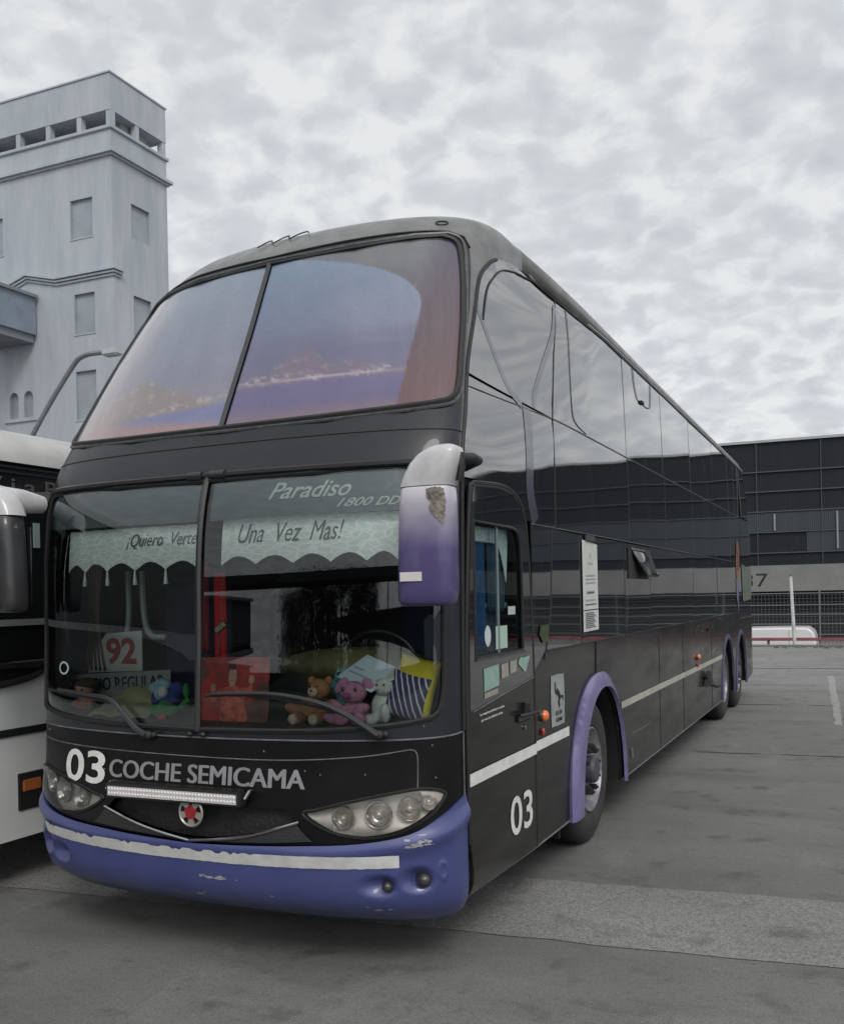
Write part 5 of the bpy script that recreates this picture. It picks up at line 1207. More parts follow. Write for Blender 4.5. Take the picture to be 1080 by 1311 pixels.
for z, w_, m_ in ((1.71, .30, dt), (1.74, .28, gt), (1.79, .2, dt), (1.80, .2, gt), (1.86, .26, gt), (1.885, .27, gt), (1.91, .24, gt)):
    strip_on('print_line', [(2.37 - w_ / 2, z), (2.37 + w_ / 2, z + .004)], .008, Sm, m_, nt_, off=.0185)
tri = bez([(2.37, 2.06), (2.33, 2.0), (2.41, 2.0)], 1, True); strip_on('notice_emblem', [(2.37, 2.07), (2.32, 2.0), (2.43, 1.99)], .01, Sm, gt, nt_, off=.0185, closed=True)
b = MB(); b.box(sp(2.25, 2.15, .016), sp(2.48, 2.19, .03), bev=.004); b.build('tape_patch', MT['trimgrey'], BUS)
# hi-vis reflection in the quarter glass, painted as a flat green patch
sticker([(1.17, 1.555), (1.24, 1.50), (1.34, 1.505), (1.365, 1.57), (1.36, 1.61), (1.20, 1.605)], mat('hi_vis_reflection_green', (.05, .075, .02), .6, var=.7, vscale=30), off=.0145, parent=BUS, name='green_reflection_patch')
# amber markers
for y, z in ((1.225, 1.07), (7.14, 1.035)):
    b = MB(); b.cyl(sp(y, z, .0), sp(y, z, .015), .038, .034, 24); mk = b.build('marker_light', MT['blackplastic'], BUS)
    b = MB(); b.ell(sp(y, z, .017), (.028, .034, .034), seg=20); b.build('amber_lens', MT['amber'], mk)
    b = MB(); b.ell(sp(y - .015, z - .095, .012), (.012, .013, .026), seg=14); b.build('red_lens', MT['redlens'], mk)
# filler seam, flap, hanging latch
rail('flap_outline', [(3.68, .635), (4.38, .625)], .003, MT['seam'], .002); rail('panel_seam', [(2.53, 1.22), (2.55, 1.44)], .006, MT['rubber'], .003)
for y in (4.9, 6.2, 8.3): rail('panel_seam', [(y, .34), (y, 1.44)], .0022, MT['darkseam'], .001)
rail('panel_seam', [(11.3, 1.35), (13.3, 1.33)], .003, MT['seam'], .002)
b = MB(); b.box(sp(3.62, .44, .0), sp(3.66, .52, .012), bev=.003); b.build('reflector', MT['seam'], BUS)
b = MB(); b.tube([sp(7.62, .78, .02), sp(7.68, .68, .05), sp(7.95, .63, .09), sp(8.15, .62, .10)], .022, 8); b.prism([sp(7.5, .66, .01), sp(7.75, .83, .01), sp(8.0, .66, .01)], (.05, 0, 0)); b.build('open_flap', MT['black'], BUS)
# tail decals
strip_on('flame_decal', [(y_ - .0, z_) for y_, z_ in bez([(11.05, 2.50), (11.12, 2.35), (11.10, 2.1), (11.06, 1.95)], 6)], [v_ * 2 for v_ in [.03, .06, .1, .13, .15, .17, .19, .2, .2, .2, .2, .2, .2, .2, .19, .19, .18, .17, .16]], Sm, mat('orange_decal', (.30, .12, .07), .4, var=.4, vscale=6), BUS, off=.012)
strip_on('flame_decal', bez([(11.06, 1.95), (11.05, 1.75), (11.10, 1.60), (11.14, 1.42)], 6), [.33, .33, .33, .32, .31, .30, .28, .26, .24, .21, .18, .15, .13, .11, .09, .07, .05, .03, .01] or [.17, .17, .17, .17, .17, .17, .16, .15, .14, .13, .12, .10, .09, .08, .06, .05, .04, .03, .01], Sm, mat('lilac_decal', (.15, .14, .24), .4), BUS, off=.012)
text_on('tail_lettering', 'TUR', (10.98, 11.18, 2.06, 2.36), Sm, mat('dark_red_lettering', (.10, .02, .015), .5), BUS, off=.014)
patch('pale_tail_decal', [(11.75, 1.60), (12.9, 1.62), (13.1, 2.10), (11.6, 2.18)], [], Sm, mat('pale_green_decal', (.16, .19, .15), .5, var=1, col2=(.05, .06, .05), vscale=5), BUS, (.1, .1), .001, off=.012)
text_on('faded_lettering', 'CAMA', (7.0, 8.5, 1.27, 1.39), Sm, mat('faded_red_lettering', (.038, .020, .018), .4), BUS, off=.003, shear=.3, bold=.02)
rail('dash_mark', [(8.9, 1.42), (9.3, 1.40)], .003, MT['seam'], .002)

# wheel arches and wheels
AH = 1
def arch(c, hw, top, inw, itop, prot, m, ish=0):
    oo = arch_poly(c, hw, top, .315, 30, 2.15); ii = arch_poly(c + ish, inw, itop, .315, 30, 2.15)
    poly = oo + ii[::-1]
    def fn(y, z, off=0):
        P_ = Sm(y, z, off)
        r = np.hypot((y - c) / hw, (z - .315) / (top - .315)); P_[..., 0] += prot * (1 - np.clip((r - .9) / .12, 0, 1) ** 2 * .75); return P_
    o, _ = patch('wheel_arch', poly[::-1], [], fn, m, BUS, (.05, .05), .028, off=0, ang=70, edge=.5); return o
arch(WB[0], .80, 1.225, .655, 1.115, .045, MT['arch'], .075)
arch(WB[1], .68, 1.175, .61, 1.115, .02, MT['arch2']); arch(WB[2], .68, 1.175, .61, 1.115, .02, MT['arch2'])
def wheelhouse(c, w_):
    pr = arch_poly(c, w_, 1.14, .34, 20, 2.0); b = MB(); n = len(pr); A = [b.bm.verts.new((1.25, y, z)) for y, z in pr]; B = [b.bm.verts.new((.55, y, z)) for y, z in pr]
    for i in range(n - 1): b.bm.faces.new((A[i], A[i + 1], B[i + 1], B[i]))
    b.bm.faces.new(B); b.build('wheel_housing', MT['black'], BUS, rc=False)
for c in WB: wheelhouse(c, .66)
def wheel(c, s_, dish):
    R_ = .525; xo = 1.215; w_ = .30
    f = lambda h: s_ * (xo - h)
    b = MB(); b.lathe([(f(.05), .30), (f(.012), .315), (f(.0), .36), (f(.0), .42), (f(.012), .47), (f(.035), .505), (f(.06), R_ - .006), (f(.08), R_), (f(w_ - .08), R_), (f(w_ - .03), .50), (f(w_), .42), (f(w_), .30)], 'x', (0, c, R_), 64)
    ty = b.build('tyre', MT['tyre'], BUS, 35)
    b = MB()
    for h in (.10, .135, .17, .205): b.lathe([(f(h - .004), R_ + .0015), (f(h - .003), R_ + .002), (f(h + .003), R_ + .002), (f(h + .004), R_ + .0015)], 'x', (0, c, R_), 48)
    b.build('tread_groove', MT['black'], ty)
    b = MB()
    if dish: pf = [(f(.055), .305), (f(.012), .303), (f(.008), .292), (f(.03), .283), (f(.045), .262), (f(.085), .245), (f(.125), .235), (f(.135), .215), (f(.128), .17), (f(.118), .11), (f(.118), .0)]
    else: pf = [(f(.055), .305), (f(.012), .303), (f(.008), .292), (f(.03), .283), (f(.06), .262), (f(.10), .245), (f(.13), .235), (f(.10), .225), (f(.055), .20), (f(.045), .11), (f(.045), .0)]
    b.lathe(pf, 'x', (0, c, R_), 56); rm = b.build('rim', MT['rim'], ty, 30)
    x_h = f(.118) if dish else f(.045)
    b = MB(); b.lathe([(x_h, .10), (x_h + s_ * .055, .098), (x_h + s_ * .075, .085), (x_h + s_ * .08, .06), (x_h + s_ * .08, 0)], 'x', (0, c, R_), 32); b.build('hub', MT['rimpurple'], ty, 30)
    for k in range(10 if s_ > 0 else 0):
        b = MB(); a = k / 10 * 6.283 + .2; y = c + math.cos(a) * .162; z = R_ + math.sin(a) * .162; b.cyl((x_h - s_ * .005, y, z), (x_h + s_ * .05, y, z), .024, .020, 6); b.cyl((x_h + s_ * .05, y, z), (x_h + s_ * .062, y, z), .010, seg=8); b.build('wheel_nut', MT['iron'], ty)
    b = MB()
    for k in range(10):
        a = k / 10 * 6.283 + .2 + .314; y = c + math.cos(a) * (.198 if dish else .232); z = R_ + math.sin(a) * (.198 if dish else .232); xq = x_h if dish else f(.115); b.cyl((xq - s_ * .004, y, z), (xq + s_ * .012, y, z), .024, seg=14)
    b.build('vent_holes', MT['black'], ty)
for c, d in ((WB[0], 0), (WB[1], 1), (WB[2], 0)): wheel(c, 1, d); wheel(c, -1, d)
# mudguard lip behind the front wheel, mud flap
b = MB(); b.box((.75, 1.80, .20), (1.18, 1.83, .42)); b.build('mud_flap', MT['rubber'], BUS)
b = MB(); b.box((-1.2, .1, .36), (1.19, 1.85, .42)); b.box((-1.2, 3.3, .36), (1.19, 9.1, .42)); b.box((-1.2, 12.2, .40), (1.15, 13.3, .46)); b.box((-.6, .2, .30), (.6, 13.0, .37)); b.build('underbody', MT['black'], BUS)

# ------------------------------------------------------------------ cab interior
b = MB()
Y0c, Y1c = -.2, 2.3
b.poly([(-1.22, Y1c, .8), (1.19, Y1c, .8), (1.19, Y1c, 2.52), (-1.22, Y1c, 2.52)])
b.build('cab_bulkhead', MT['cabin'], BUS)
us = np.linspace(-.93, .93, 40)
def flat_in(name, v, z, m, ins, yb2):
    P_ = Fm(us, 0 * us + v, -ins); b = MB(); b.poly([(p[0], p[1], z) for p in P_] + [(P_[-1][0], yb2, z), (P_[0][0], yb2, z)]); return b.build(name, m, BUS)
flat_in('cab_ceiling', 2.45, 2.46, MT['cabin'], .03, 2.3); flat_in('cab_floor', 1.0, .75, MT['cabin'], .03, 2.3)
# dashboard: follows the screen, rises towards the driver's instruments
V_ = []; F_ = []; ux = np.linspace(-.93, .93, 61); P_ = Fm(ux, 0 * ux + 1.14, -.035)
rows = []
for j, (dy, dz) in enumerate([(0, -.25), (0, .0), (.12, .008), (.25, .03), (.36, .10), (.46, .20), (.52, .235), (.60, .235), (.62, .1), (.62, -.4)]):
    for i in range(61):
        x = P_[i][0]; h = 1 if x > .0 else .25; sm_ = 1 / (1 + math.exp(-(x + .02) * 18)); h = .18 + .82 * sm_
        y = P_[i][1] * (1 - dy / .62) + (.42) * (dy / .62) if dy > 0 else P_[i][1]
        V_.append((x, y, 1.172 + (dz * h if dz > .03 else dz)))
for j in range(9):
    for i in range(60): F_.append((j*61+i, j*61+i+1, (j+1)*61+i+1, (j+1)*61+i))
newobj('dashboard', mesh_from(V_, F_), MT['dash'], BUS)
b = MB(); b.ell((.50, .34, 1.425), (.47, .17, .10), seg=36); b.build('instrument_hood', MT['olive'], BUS)
b = MB(); b.tube([(.50 + .24 * math.cos(a), .62 - .06 * math.sin(a) * .4, 1.40 + .20 * math.sin(a)) for a in np.linspace(0, 6.283, 33)[:-1]], .014, 8, True); b.tube([(.5, .62, 1.4), (.5, .75, 1.2)], .025, 8); b.tube([(.27, .62, 1.4), (.73, .62, 1.4)], .012, 6); b.build('steering_wheel', MT['blackplastic'], BUS)
def seat(x, y, z0, z1, w_, m=None):
    b = MB(); b.box((x - w_ / 2, y, z0), (x + w_ / 2, y + .14, z1), bev=.06); s_ = b.build('seat', MT['navy'], BUS)
    b = MB(); b.box((x - w_ / 2, y - .42, z0 - .06), (x + w_ / 2, y + .05, z0 + .08), bev=.04); b.build('seat_cushion', MT['navy'], s_)
seat(-.80, .62, 1.05, 1.95, .50); seat(.55, 1.35, 1.05, 1.95, .52)
# pale reflection in the left screen, modelled as two bent tubes
hr = mat('pale_reflection_tint', (.30, .36, .34), .5)
b = MB(); b.tube(bez([(-1.02, .30, 1.98), (-1.02, .30, 1.70), (-1.05, .28, 1.55), (-1.14, .22, 1.42)], 6), .018, 8); b.build('reflection_tube', hr, BUS)
b = MB(); b.tube(bez([(-.93, .32, 1.98), (-.92, .32, 1.72), (-.88, .32, 1.60), (-.78, .34, 1.58)], 6), .018, 8); b.build('reflection_tube', hr, BUS)
# pelmets with scalloped hem behind the glass
def pelmet(u0, u1, z0, z1, n):
    top_ = [(u, z1) for u in np.linspace(u1, u0, 12)]
    hem = []
    for i in range(n):
        for k in range(6): t = k / 6; hem.append((u0 + (u1 - u0) * (i + t) / n, z0 + .045 * math.sin(math.pi * t)))
    hem.append((u1, z0))
    o, _ = patch('pelmet', hem + top_, [], lambda a, b_, off=0: Fm(a, b_, -.07 + (off + .004 * np.sin(a * 90))[:, None]), MT['pelmet'], BUS, (.02, .04), .003); return o
pelmet(-.55, -.030, 1.965, 2.200, 5); p2 = pelmet(.040, .66, 1.975, 2.215, 6)
def tassels(u0, u1, n, z):
    b = MB()
    for i in range(n + 1):
        p = fp(u0 + (u1 - u0) * i / n, z, -.07); b.cyl(p + Vector((0, 0, -.075)), p + Vector((0, 0, .01)), .012, .003, 8)
    b.build('tassels', MT['pelmet'], BUS)
tassels(-.446, -.134, 3, 1.965)
ink = mat('grey_green_ink', (.06, .085, .075), .7)
text_on('lettering', '\u00a1Quiero  Verte', (-.27, -.036, 2.075, 2.165), lambda a, b_, off=0: Fm(a, b_, -.066), ink, BUS, shear=.38, bold=.0)
text_on('lettering', 'Una  Vez  Mas!', (.09, .385, 2.085, 2.185), lambda a, b_, off=0: Fm(a, b_, -.066), ink, BUS, shear=.38, bold=.0)
# sun strip film along the top of the lower screens
def filmmat():
    m = bpy.data.materials.new('sun_strip_film'); m.use_nodes = True; n = m.node_tree; n.nodes.clear(); l = n.links.new
    o = n.nodes.new('ShaderNodeOutputMaterial'); t = n.nodes.new('ShaderNodeBsdfTransparent'); t.inputs[0].default_value = (.7, .75, .74, 1); d = n.nodes.new('ShaderNodeBsdfDiffuse'); d.inputs[0].default_value = (.13, .16, .165, 1)
    mi = n.nodes.new('ShaderNodeMixShader'); mi.inputs[0].default_value = .8; l(t.outputs[0], mi.inputs[1]); l(d.outputs[0], mi.inputs[2]); l(mi.outputs[0], o.inputs[0]); return m
MT['film'] = filmmat()
for s_ in (-1, 1):
    pts = [(s_ * .02, 2.195), (s_ * .40, 2.20), (s_ * .74, 2.21), (s_ * .74, 2.27)] + [(s_ * a, b_) for a, b_ in bez([(.725, 2.33), (.70, 2.37), (.64, 2.40)], 3)] + [(s_ * .3, 2.398), (s_ * .02, 2.395)]
    patch('sun_strip', pts, [], Fm, MT['film'], BUS, (.05, .05), off=-.012)
scr = mat('silver_script', (.36, .40, .40), .5)
text_on('lettering', 'Paradiso', (.185, .410, 2.285, 2.368), Fm, scr, BUS, off=-.009, shear=.5, bold=.012)
text_on('lettering', '1800 DD', (.372, .565, 2.232, 2.274), Fm, scr, BUS, off=-.009, shear=.5, bold=.012)
ring = [(-.505 + .032 * math.cos(a), 1.445 + .036 * math.sin(a)) for a in np.linspace(0, 6.283, 25)[:-1]]
patch('round_sticker', ring, [[(-.505 + .022 * math.cos(a), 1.445 + .026 * math.sin(a)) for a in np.linspace(0, 6.283, 25)[:-1]]], Fm, mat('pale_sticker_ring', (.35, .42, .40), .5), BUS, (.01, .01), off=-.002)
cloth('side_curtain', -1.19, -1.02, 1.40, 2.05, .10, .012, 5, MT['browncloth'], BUS, ax='x', taper=.55)

# ================================================================== THINGS ON THE DASHBOARD (each its own object)
def fur(name, c, c2=None, s_=.25): return mat(name, c, .95, var=1, col2=c2 or tuple(v * (1 - s_) for v in c), vscale=38, bump=.010, bscale=95)
def fuse(b, name, m, parent, size=.006):
    o = b.build(name, m, parent); md = o.modifiers.new('fuse', 'REMESH'); md.mode = 'VOXEL'; md.voxel_size = size; md.use_smooth_shade = True
    sm_ = o.modifiers.new('soften', 'SMOOTH'); sm_.iterations = 3; sm_.factor = .5; return o
blk = mat('bead_black', (.01, .01, .01), .15, coat=1)
# teddy bear
B = empty('teddy_bear', (.50, -.17, 1.175), 'small ginger teddy bear with a pale muzzle sitting on the dashboard', 'soft toy')
br = fur('ginger_plush', (.34, .17, .07)); cr = fur('cream_plush', (.50, .42, .30))
b = MB(); b.ell((.50, -.15, 1.245), (.062, .05, .065)); b.ell((.555, -.17, 1.348), (.060, .052, .052)); b.ell((.425, -.19, 1.245), (.06, .03, .028), (0, .3, 0)); b.ell((.605, -.19, 1.262), (.05, .03, .026), (0, -.5, 0)); b.ell((.46, -.22, 1.205), (.036, .05, .034)); b.ell((.57, -.22, 1.21), (.036, .05, .034)); fuse(b, 'body', br, B)
for x in (.505, .602): b = MB(); b.ell((x, -.155, 1.388), (.021, .013, .021)); b.build('ear', br, B)
b = MB(); b.ell((.545, -.218, 1.335), (.028, .016, .023)); mz = b.build('muzzle', cr, B); b = MB(); b.ell((.545, -.233, 1.343), (.008, .005, .006)); b.build('nose', blk, mz)
for x in (.528, .568): b = MB(); b.ell((x, -.214, 1.362), (.0065,) * 3); b.build('eye', blk, B)
for x in (.455, .568): b = MB(); b.ell((x, -.262, 1.205), (.027, .014, .027)); b.build('paw', cr, B)
# pink long-armed plush
B = empty('pink_plush', (.72, -.15, 1.175), 'rose pink plush animal slumped between the teddy bear and the white plush', 'soft toy')
pk = fur('rose_pink_plush', (.44, .20, .30)); pk2 = fur('dark_rose_plush', (.26, .10, .20))
b = MB(); b.ell((.735, -.14, 1.235), (.07, .05, .06)); b.ell((.745, -.17, 1.335), (.070, .052, .056)); b.ell((.66, -.18, 1.26), (.055, .028, .026), (0, .7, 0)); b.ell((.80, -.2, 1.255), (.05, .028, .026), (0, -.4, 0)); b.ell((.64, -.2, 1.205), (.05, .03, .024), (0, .35, 0)); b.ell((.70, -.215, 1.20), (.04, .045, .026)); b.ell((.79, -.205, 1.205), (.04, .045, .028)); fuse(b, 'body', pk, B)
b = MB(); b.ell((.668, -.15, 1.365), (.024, .014, .048), (0, .7, 0)); b.build('ear', pk, B); b = MB(); b.ell((.818, -.15, 1.37), (.024, .014, .04), (0, -.8, 0)); b.build('ear', pk, B)
b = MB(); b.ell((.735, -.222, 1.322), (.022, .014, .017)); b.build('nose', pk2, B)
for x in (.712, .778): b = MB(); b.ell((x, -.214, 1.352), (.009, .006, .012)); b.build('eye', blk, B)
# teal plush lying behind, white plush, booklet over them
B = empty('teal_plush', (.66, -.04, 1.33), 'teal blue plush lying behind the pink one under a pale booklet', 'soft toy')
tl_ = fur('teal_plush_fur', (.10, .32, .36)); b = MB(); b.ell((.64, -.05, 1.40), (.062, .05, .045)); b.ell((.72, -.03, 1.38), (.085, .05, .05)); b.ell((.66, -.06, 1.30), (.07, .05, .10)); b.ell((.58, -.06, 1.345), (.03, .025, .04)); fuse(b, 'body', tl_, B)
b = MB(); b.ell((.632, -.096, 1.415), (.015, .008, .014)); b.build('eye', blk, B)
B = empty('white_plush', (.86, -.10, 1.175), 'off white plush leaning between the pink plush and the yellow cushion', 'soft toy')
wt = fur('off_white_plush', (.46, .50, .47)); b = MB(); b.ell((.865, -.10, 1.255), (.055, .045, .085)); b.ell((.885, -.12, 1.36), (.050, .042, .045)); b.ell((.82, -.15, 1.20), (.05, .04, .03)); b.ell((.905, -.15, 1.235), (.025, .025, .05)); fuse(b, 'body', wt, B)
for x in (.868, .905): b = MB(); b.ell((x, -.160, 1.372), (.006,) * 3); b.build('eye', blk, B)
B = empty('pale_booklet', (.78, -.06, 1.46), 'pale blue paper booklet lying across the teal and white plush toys', 'booklet')
def slab(pts, d, m, name, parent):
    b = MB(); b.prism(pts, d); return b.build(name, m, parent)
slab([(.635, -.13, 1.405), (.845, -.175, 1.335), (.93, -.09, 1.445), (.745, -.03, 1.500)], (.003, .01, .008), mat('pale_blue_paper', (.44, .56, .60), .6, var=.1), 'cover', B)
slab([(.845, -.178, 1.335), (.93, -.093, 1.445), (1.02, -.07, 1.475), (.95, -.12, 1.40)], (.0, .006, .004), mat('cream_paper', (.42, .44, .40), .7), 'page', B)
for t in (.25, .45): slab([(.665 + .1 * t, -.1325 + .1 * t, 1.411 + .09 * t), (.80 + .1 * t, -.1615 + .1 * t, 1.366 + .09 * t), (.803 + .1 * t, -.1585 + .1 * t, 1.371 + .09 * t), (.668 + .1 * t, -.1295 + .1 * t, 1.416 + .09 * t)], (0, -.001, -.001), mat('print_grey', (.2, .27, .3), .7), 'print_line', B)
# yellow cushion with navy striped cover
B = empty('yellow_cushion', (1.02, -.06, 1.18), 'square yellow cushion in a navy and white striped cloth at the dashboard end', 'cushion')
def pillow(cx, cy, cz, w_, h_, t_, rot, m, name, parent, z0=-1, z1=1):
    V_ = []; F_ = []; n = 26; Rm = Euler(rot).to_matrix()
    for s2 in (-1, 1):
        for j in range(n + 1):
            for i in range(n + 1):
                u = i / n * 2 - 1; v = z0 + (z1 - z0) * j / n; d = t_ * ((1 - u ** 4) * (1 - v ** 4)) ** .5 * s2; pin = 1 - .06 * (1 - u * u) * 0
                x = u * w_ / 2 * (1 - .08 * (1 - v * v)); z = v * h_ / 2 * (1 - .06 * (1 - u * u)); V_.append(Rm @ Vector((x, d, z)) + Vector((cx, cy, cz)))
    N_ = (n + 1) ** 2
    for s2 in (0, 1):
        for j in range(n):
            for i in range(n): a = s2 * N_ + j * (n + 1) + i; f = (a, a + 1, a + n + 2, a + n + 1); F_.append(f if s2 == 0 else f[::-1])
    me = mesh_from(V_, F_); bm = bmesh.new(); bm.from_mesh(me); bmesh.ops.remove_doubles(bm, verts=bm.verts, dist=1e-5); bm.to_mesh(me); bm.free(); smooth(me, 80); return newobj(name, me, m, parent)
yl = mat('yellow_fleece', (.55, .47, .03), .9, var=.15, vscale=20, bump=.003, bscale=80)
pillow(1.03, -.07, 1.355, .225, .30, .045, (-.15, .22, 0), yl, 'cushion', B)
def stripes():
    m = mat('navy_white_striped_cloth', (.03, .03, .09), .9); n = m.node_tree; l = n.links.new; t = n.nodes.new('ShaderNodeTexCoord'); w_ = n.nodes.new('ShaderNodeTexWave'); w_.bands_direction = 'X'; w_.inputs['Scale'].default_value = 11; w_.inputs['Distortion'].default_value = 1.6; w_.inputs['Detail Scale'].default_value = 1.2
    mp = n.nodes.new('ShaderNodeMapping'); mp.inputs['Rotation'].default_value = (0, .25, 0); l(t.outputs['Object'], mp.inputs[0]); l(mp.outputs[0], w_.inputs['Vector']); r = n.nodes.new('ShaderNodeMapRange'); r.inputs[1].default_value = .80; r.inputs[2].default_value = .88; l(w_.outputs[0], r.inputs[0])
    mi = n.nodes.new('ShaderNodeMix'); mi.data_type = 'RGBA'; mi.inputs[6].default_value = (.030, .028, .085, 1); mi.inputs[7].default_value = (.42, .42, .46, 1); l(r.outputs[0], mi.inputs[0]); l(mi.outputs[2], n.nodes['Principled BSDF'].inputs['Base Color']); return m
pillow(1.005, -.092, 1.315, .225, .24, .050, (-.15, .24, 0), stripes(), 'striped_cloth', B)
# poster
B = empty('red_poster', (.08, -.2, 1.17), 'square red poster of a cheering sportsman propped behind the windscreen', 'poster')
fnp = plane_fn((-.137, -.235, 1.172), (1, 0, 0), (0, .10, .995))
rm_ = mat('red_poster_print', (.46, .03, .022), .45, var=1, col2=(.12, .03, .024), vscale=9)
patch('panel', [(0, 0), (.425, .012), (.43, .335), (0, .33)], [], fnp, rm_, B, (.05, .05), .006)
lt = mat('poster_orange_red', (.70, .17, .10), .5, var=1, col2=(.30, .04, .03), vscale=26); sk = mat('poster_skin', (.55, .34, .25), .5, var=.5, vscale=40); dk = mat('poster_dark', (.15, .03, .022), .5, var=.5, vscale=20); pb = mat('poster_brown', (.14, .055, .035), .5, var=.6, vscale=10)
def blob(name, pts, m, off, parent=B): return patch(name, bez(pts, 5, True), [], fnp, m, parent, (.03, .03), off=off)[0]
blob('corner_shade', [(.30, .01), (.42, .015), (.425, .20), (.36, .17)], pb, .001); blob('corner_shade', [(.005, .20), (.07, .25), (.005, .325)], pb, .001)
blob('torso', [(.15, .01), (.30, .01), (.285, .10), (.29, .16), (.235, .185), (.19, .185), (.14, .16), (.15, .09)], lt, .002)
blob('arm', [(.15, .155), (.10, .105), (.08, .13), (.085, .165), (.10, .16), (.115, .15), (.14, .172)], lt, .0025); blob('arm', [(.285, .155), (.325, .15), (.335, .20), (.32, .21), (.305, .18), (.26, .18)], lt, .0025)
blob('fist', [(.082, .165), (.105, .160), (.112, .185), (.09, .195)], sk, .003); blob('fist', [(.312, .205), (.34, .205), (.342, .235), (.318, .24)], sk, .003)
blob('head', [(.195, .19), (.225, .19), (.238, .235), (.228, .275), (.198, .275), (.188, .235)], sk, .003); blob('hair', [(.186, .255), (.198, .27), (.23, .272), (.226, .298), (.20, .302), (.184, .285)], dk, .0035)
# red scarf
B = empty('red_scarf', (-.23, .2, 1.95), 'red scarf hanging straight down behind the poster', 'scarf')
cloth('cloth', -.30, -.22, 1.36, 1.95, .16, .006, 2, mat('red_scarf_cloth', (.40, .012, .012), .8), B, ax='x'); cloth('cloth', -.42, -.35, 1.50, 2.02, .18, .006, 2, mat('dull_red_scarf_cloth', (.17, .025, .03), .8), B, ax='x')
# yellow-green cloth
B = empty('folded_cloth', (-.64, -.2, 1.175), 'pale yellow green cloth draped over the dashboard left of the centre pillar', 'cloth')
V_ = []; F_ = []; rr = np.random.RandomState(3)
for j in range(15):
    for i in range(19):
        u = i / 18; v = j / 14; V_.append((-.86 + .40 * u + .12 * v * (1 - u), -.24 + .27 * v, 1.178 + .165 * v * (1 - .25 * u) + .012 * math.sin(u * 9 + v * 4) + .006 * math.sin(v * 17 + u * 5)))
for j in range(14):
    for i in range(18): F_.append((j*19+i, j*19+i+1, (j+1)*19+i+1, (j+1)*19+i))
o = newobj('cloth', mesh_from(V_, F_, True, 80), mat('yellow_green_cloth', (.30, .31, .17), .9, var=.25, vscale=8), B); md = o.modifiers.new('t', 'SOLIDIFY'); md.thickness = .006
# blue, white and green plush
B = empty('blue_green_plush', (-.36, -.2, 1.175), 'plush with a pale blue cap, navy coat and green legs beside the centre pillar', 'soft toy')
b = MB(); b.ell((-.355, -.17, 1.285), (.065, .05, .055)); b.ell((-.435, -.18, 1.285), (.03, .03, .05), (0, .3, 0)); b.ell((-.30, -.18, 1.33), (.045, .035, .04)); fuse(b, 'coat', fur('navy_plush', (.025, .05, .20)), B)
b = MB(); b.ell((-.385, -.19, 1.352), (.055, .042, .035)); b.ell((-.44, -.19, 1.335), (.035, .03, .03)); b.ell((-.40, -.2, 1.31), (.03, .03, .04)); fuse(b, 'cap', fur('pale_blue_plush', (.25, .42, .48)), B)
b = MB(); b.ell((-.365, -.215, 1.32), (.030, .024, .034)); b.build('face', fur('white_plush_fur', (.50, .54, .54)), B)
b = MB(); b.ell((-.40, -.22, 1.215), (.06, .035, .028), (0, .5, 0)); b.ell((-.32, -.22, 1.215), (.055, .035, .028), (0, -.4, 0)); b.ell((-.36, -.2, 1.24), (.05, .04, .035)); b.ell((-.25, -.19, 1.25), (.045, .024, .02), (0, -.7, 0)); b.ell((-.235, -.19, 1.325), (.020, .02, .04)); fuse(b, 'legs', fur('green_plush', (.03, .20, .06)), B)
b = MB(); b.ell((-.345, -.255, 1.192), (.030, .02, .020)); b.build('shoe', fur('red_plush', (.42, .06, .06)), B)
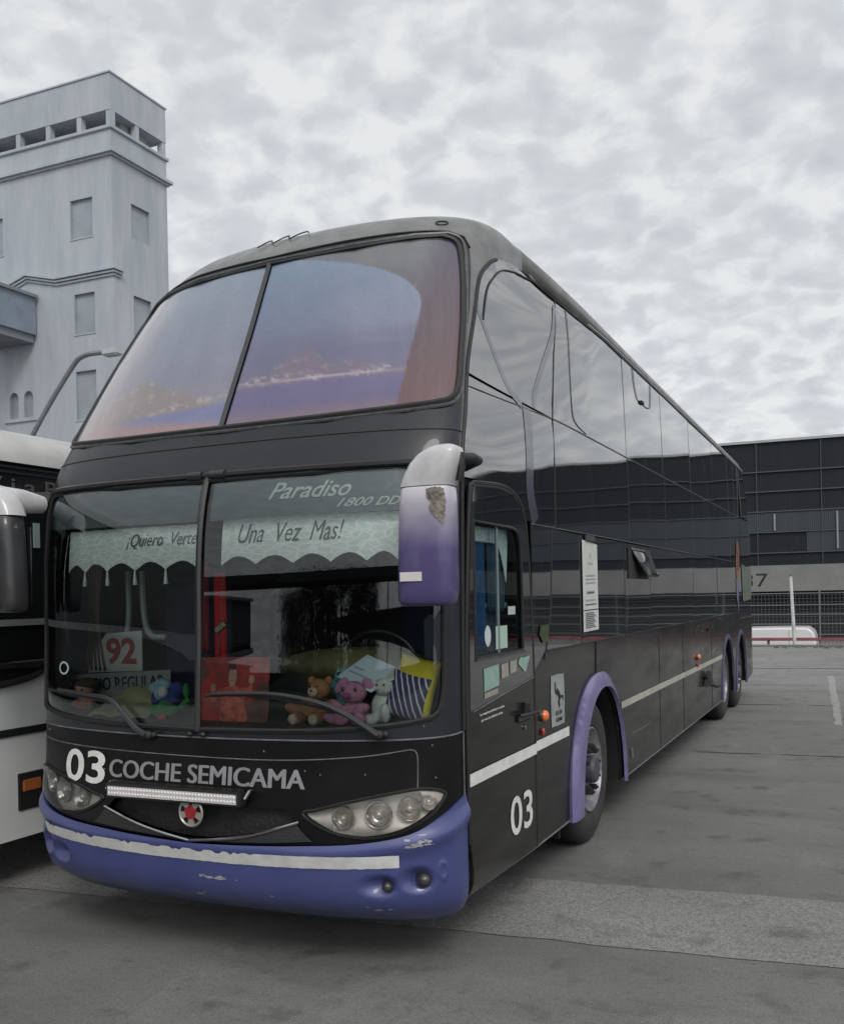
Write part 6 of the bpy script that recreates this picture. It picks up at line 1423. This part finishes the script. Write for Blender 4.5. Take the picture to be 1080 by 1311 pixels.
# doll with a dark cap
B = empty('doll', (-1.03, -.02, 1.175), 'small pink faced doll with a dark brown cap at the left end of the dashboard', 'doll')
skn = mat('doll_vinyl', (.50, .24, .17), .5); b = MB(); b.ell((-1.05, -.05, 1.300), (.062, .05, .052)); b.build('head', skn, B)
b = MB(); b.ell((-1.05, -.05, 1.225), (.050, .04, .045)); b.ell((-1.10, -.06, 1.222), (.03, .03, .025)); b.ell((-.995, -.06, 1.225), (.03, .03, .025)); fuse(b, 'body', skn, B)
b = MB(); b.ell((-1.045, -.04, 1.330), (.068, .056, .040)); b.ell((-.99, -.06, 1.340), (.055, .05, .022)); fuse(b, 'cap', mat('dark_brown_felt', (.035, .022, .018), .9), B)
for x in (-1.078, -1.03): b = MB(); b.ell((x, -.097, 1.305), (.008, .005, .009)); b.build('eye', blk, B)
b = MB(); b.tube([(-1.075, -.103, 1.278), (-1.055, -.106, 1.272), (-1.03, -.102, 1.279)], .004, 6); b.build('mouth', mat('doll_mouth', (.12, .02, .02), .5), B)
# route board and service plate
B = empty('route_board', (-.98, .12, 1.39), 'pale route board with a big dark red 92 behind the left windscreen', 'sign')
patch('board', [(-1.16, 1.385), (-.76, 1.40), (-.76, 1.63), (-1.02, 1.615), (-1.12, 1.50)], [], plane_fn((0, .10, 0), (1, 0, 0), (0, 0, 1)), mat('pale_board', (.33, .37, .35), .6), B, (.1, .1), .006)
text_on('numerals', '92', (-1.02, -.80, 1.435, 1.59), plane_fn((0, .10, 0), (1, 0, 0), (0, 0, 1)), mat('dark_red_numerals', (.20, .02, .02), .6), B, off=.003, bold=.03, sub=0)
B = empty('service_plate', (-.85, .03, 1.27), 'grey plate lettered SERVICIO REGULAR below the route board', 'sign')
patch('plate', [(-1.28, 1.235), (-.50, 1.285), (-.50, 1.415), (-1.28, 1.375)], [], plane_fn((0, .02, 0), (1, 0, 0), (0, 0, 1)), mat('grey_plate', (.17, .19, .19), .6), B, (.1, .1), .006)
text_on('lettering', 'SERVICIO REGULAR', (-1.26, -.54, 1.275, 1.35), plane_fn((0, .02, 0), (1, 0, 0), (0, 0, 1)), blk, B, off=.003, bold=.01, slope=.055, sub=0)
# charm hanging on a cord
B = empty('hanging_charm', (-.03, -.14, 1.9), 'small yellow and white charm hanging on a cord right of the centre pillar', 'charm')
b = MB(); b.tube([(-.02, -.14, 1.98), (-.035, -.14, 1.72)], .002, 6); b.tube([(-.06, -.14, 1.62), (-.062, -.14, 1.50)], .003, 6); b.build('cord', MT['seam'], B)
b = MB(); b.box((-.085, -.150, 1.635), (.0, -.138, 1.675), rot=(0, -.6, 0), bev=.006); b.build('tag', mat('yellow_tag', (.34, .33, .20), .5, var=.6, vscale=40), B)
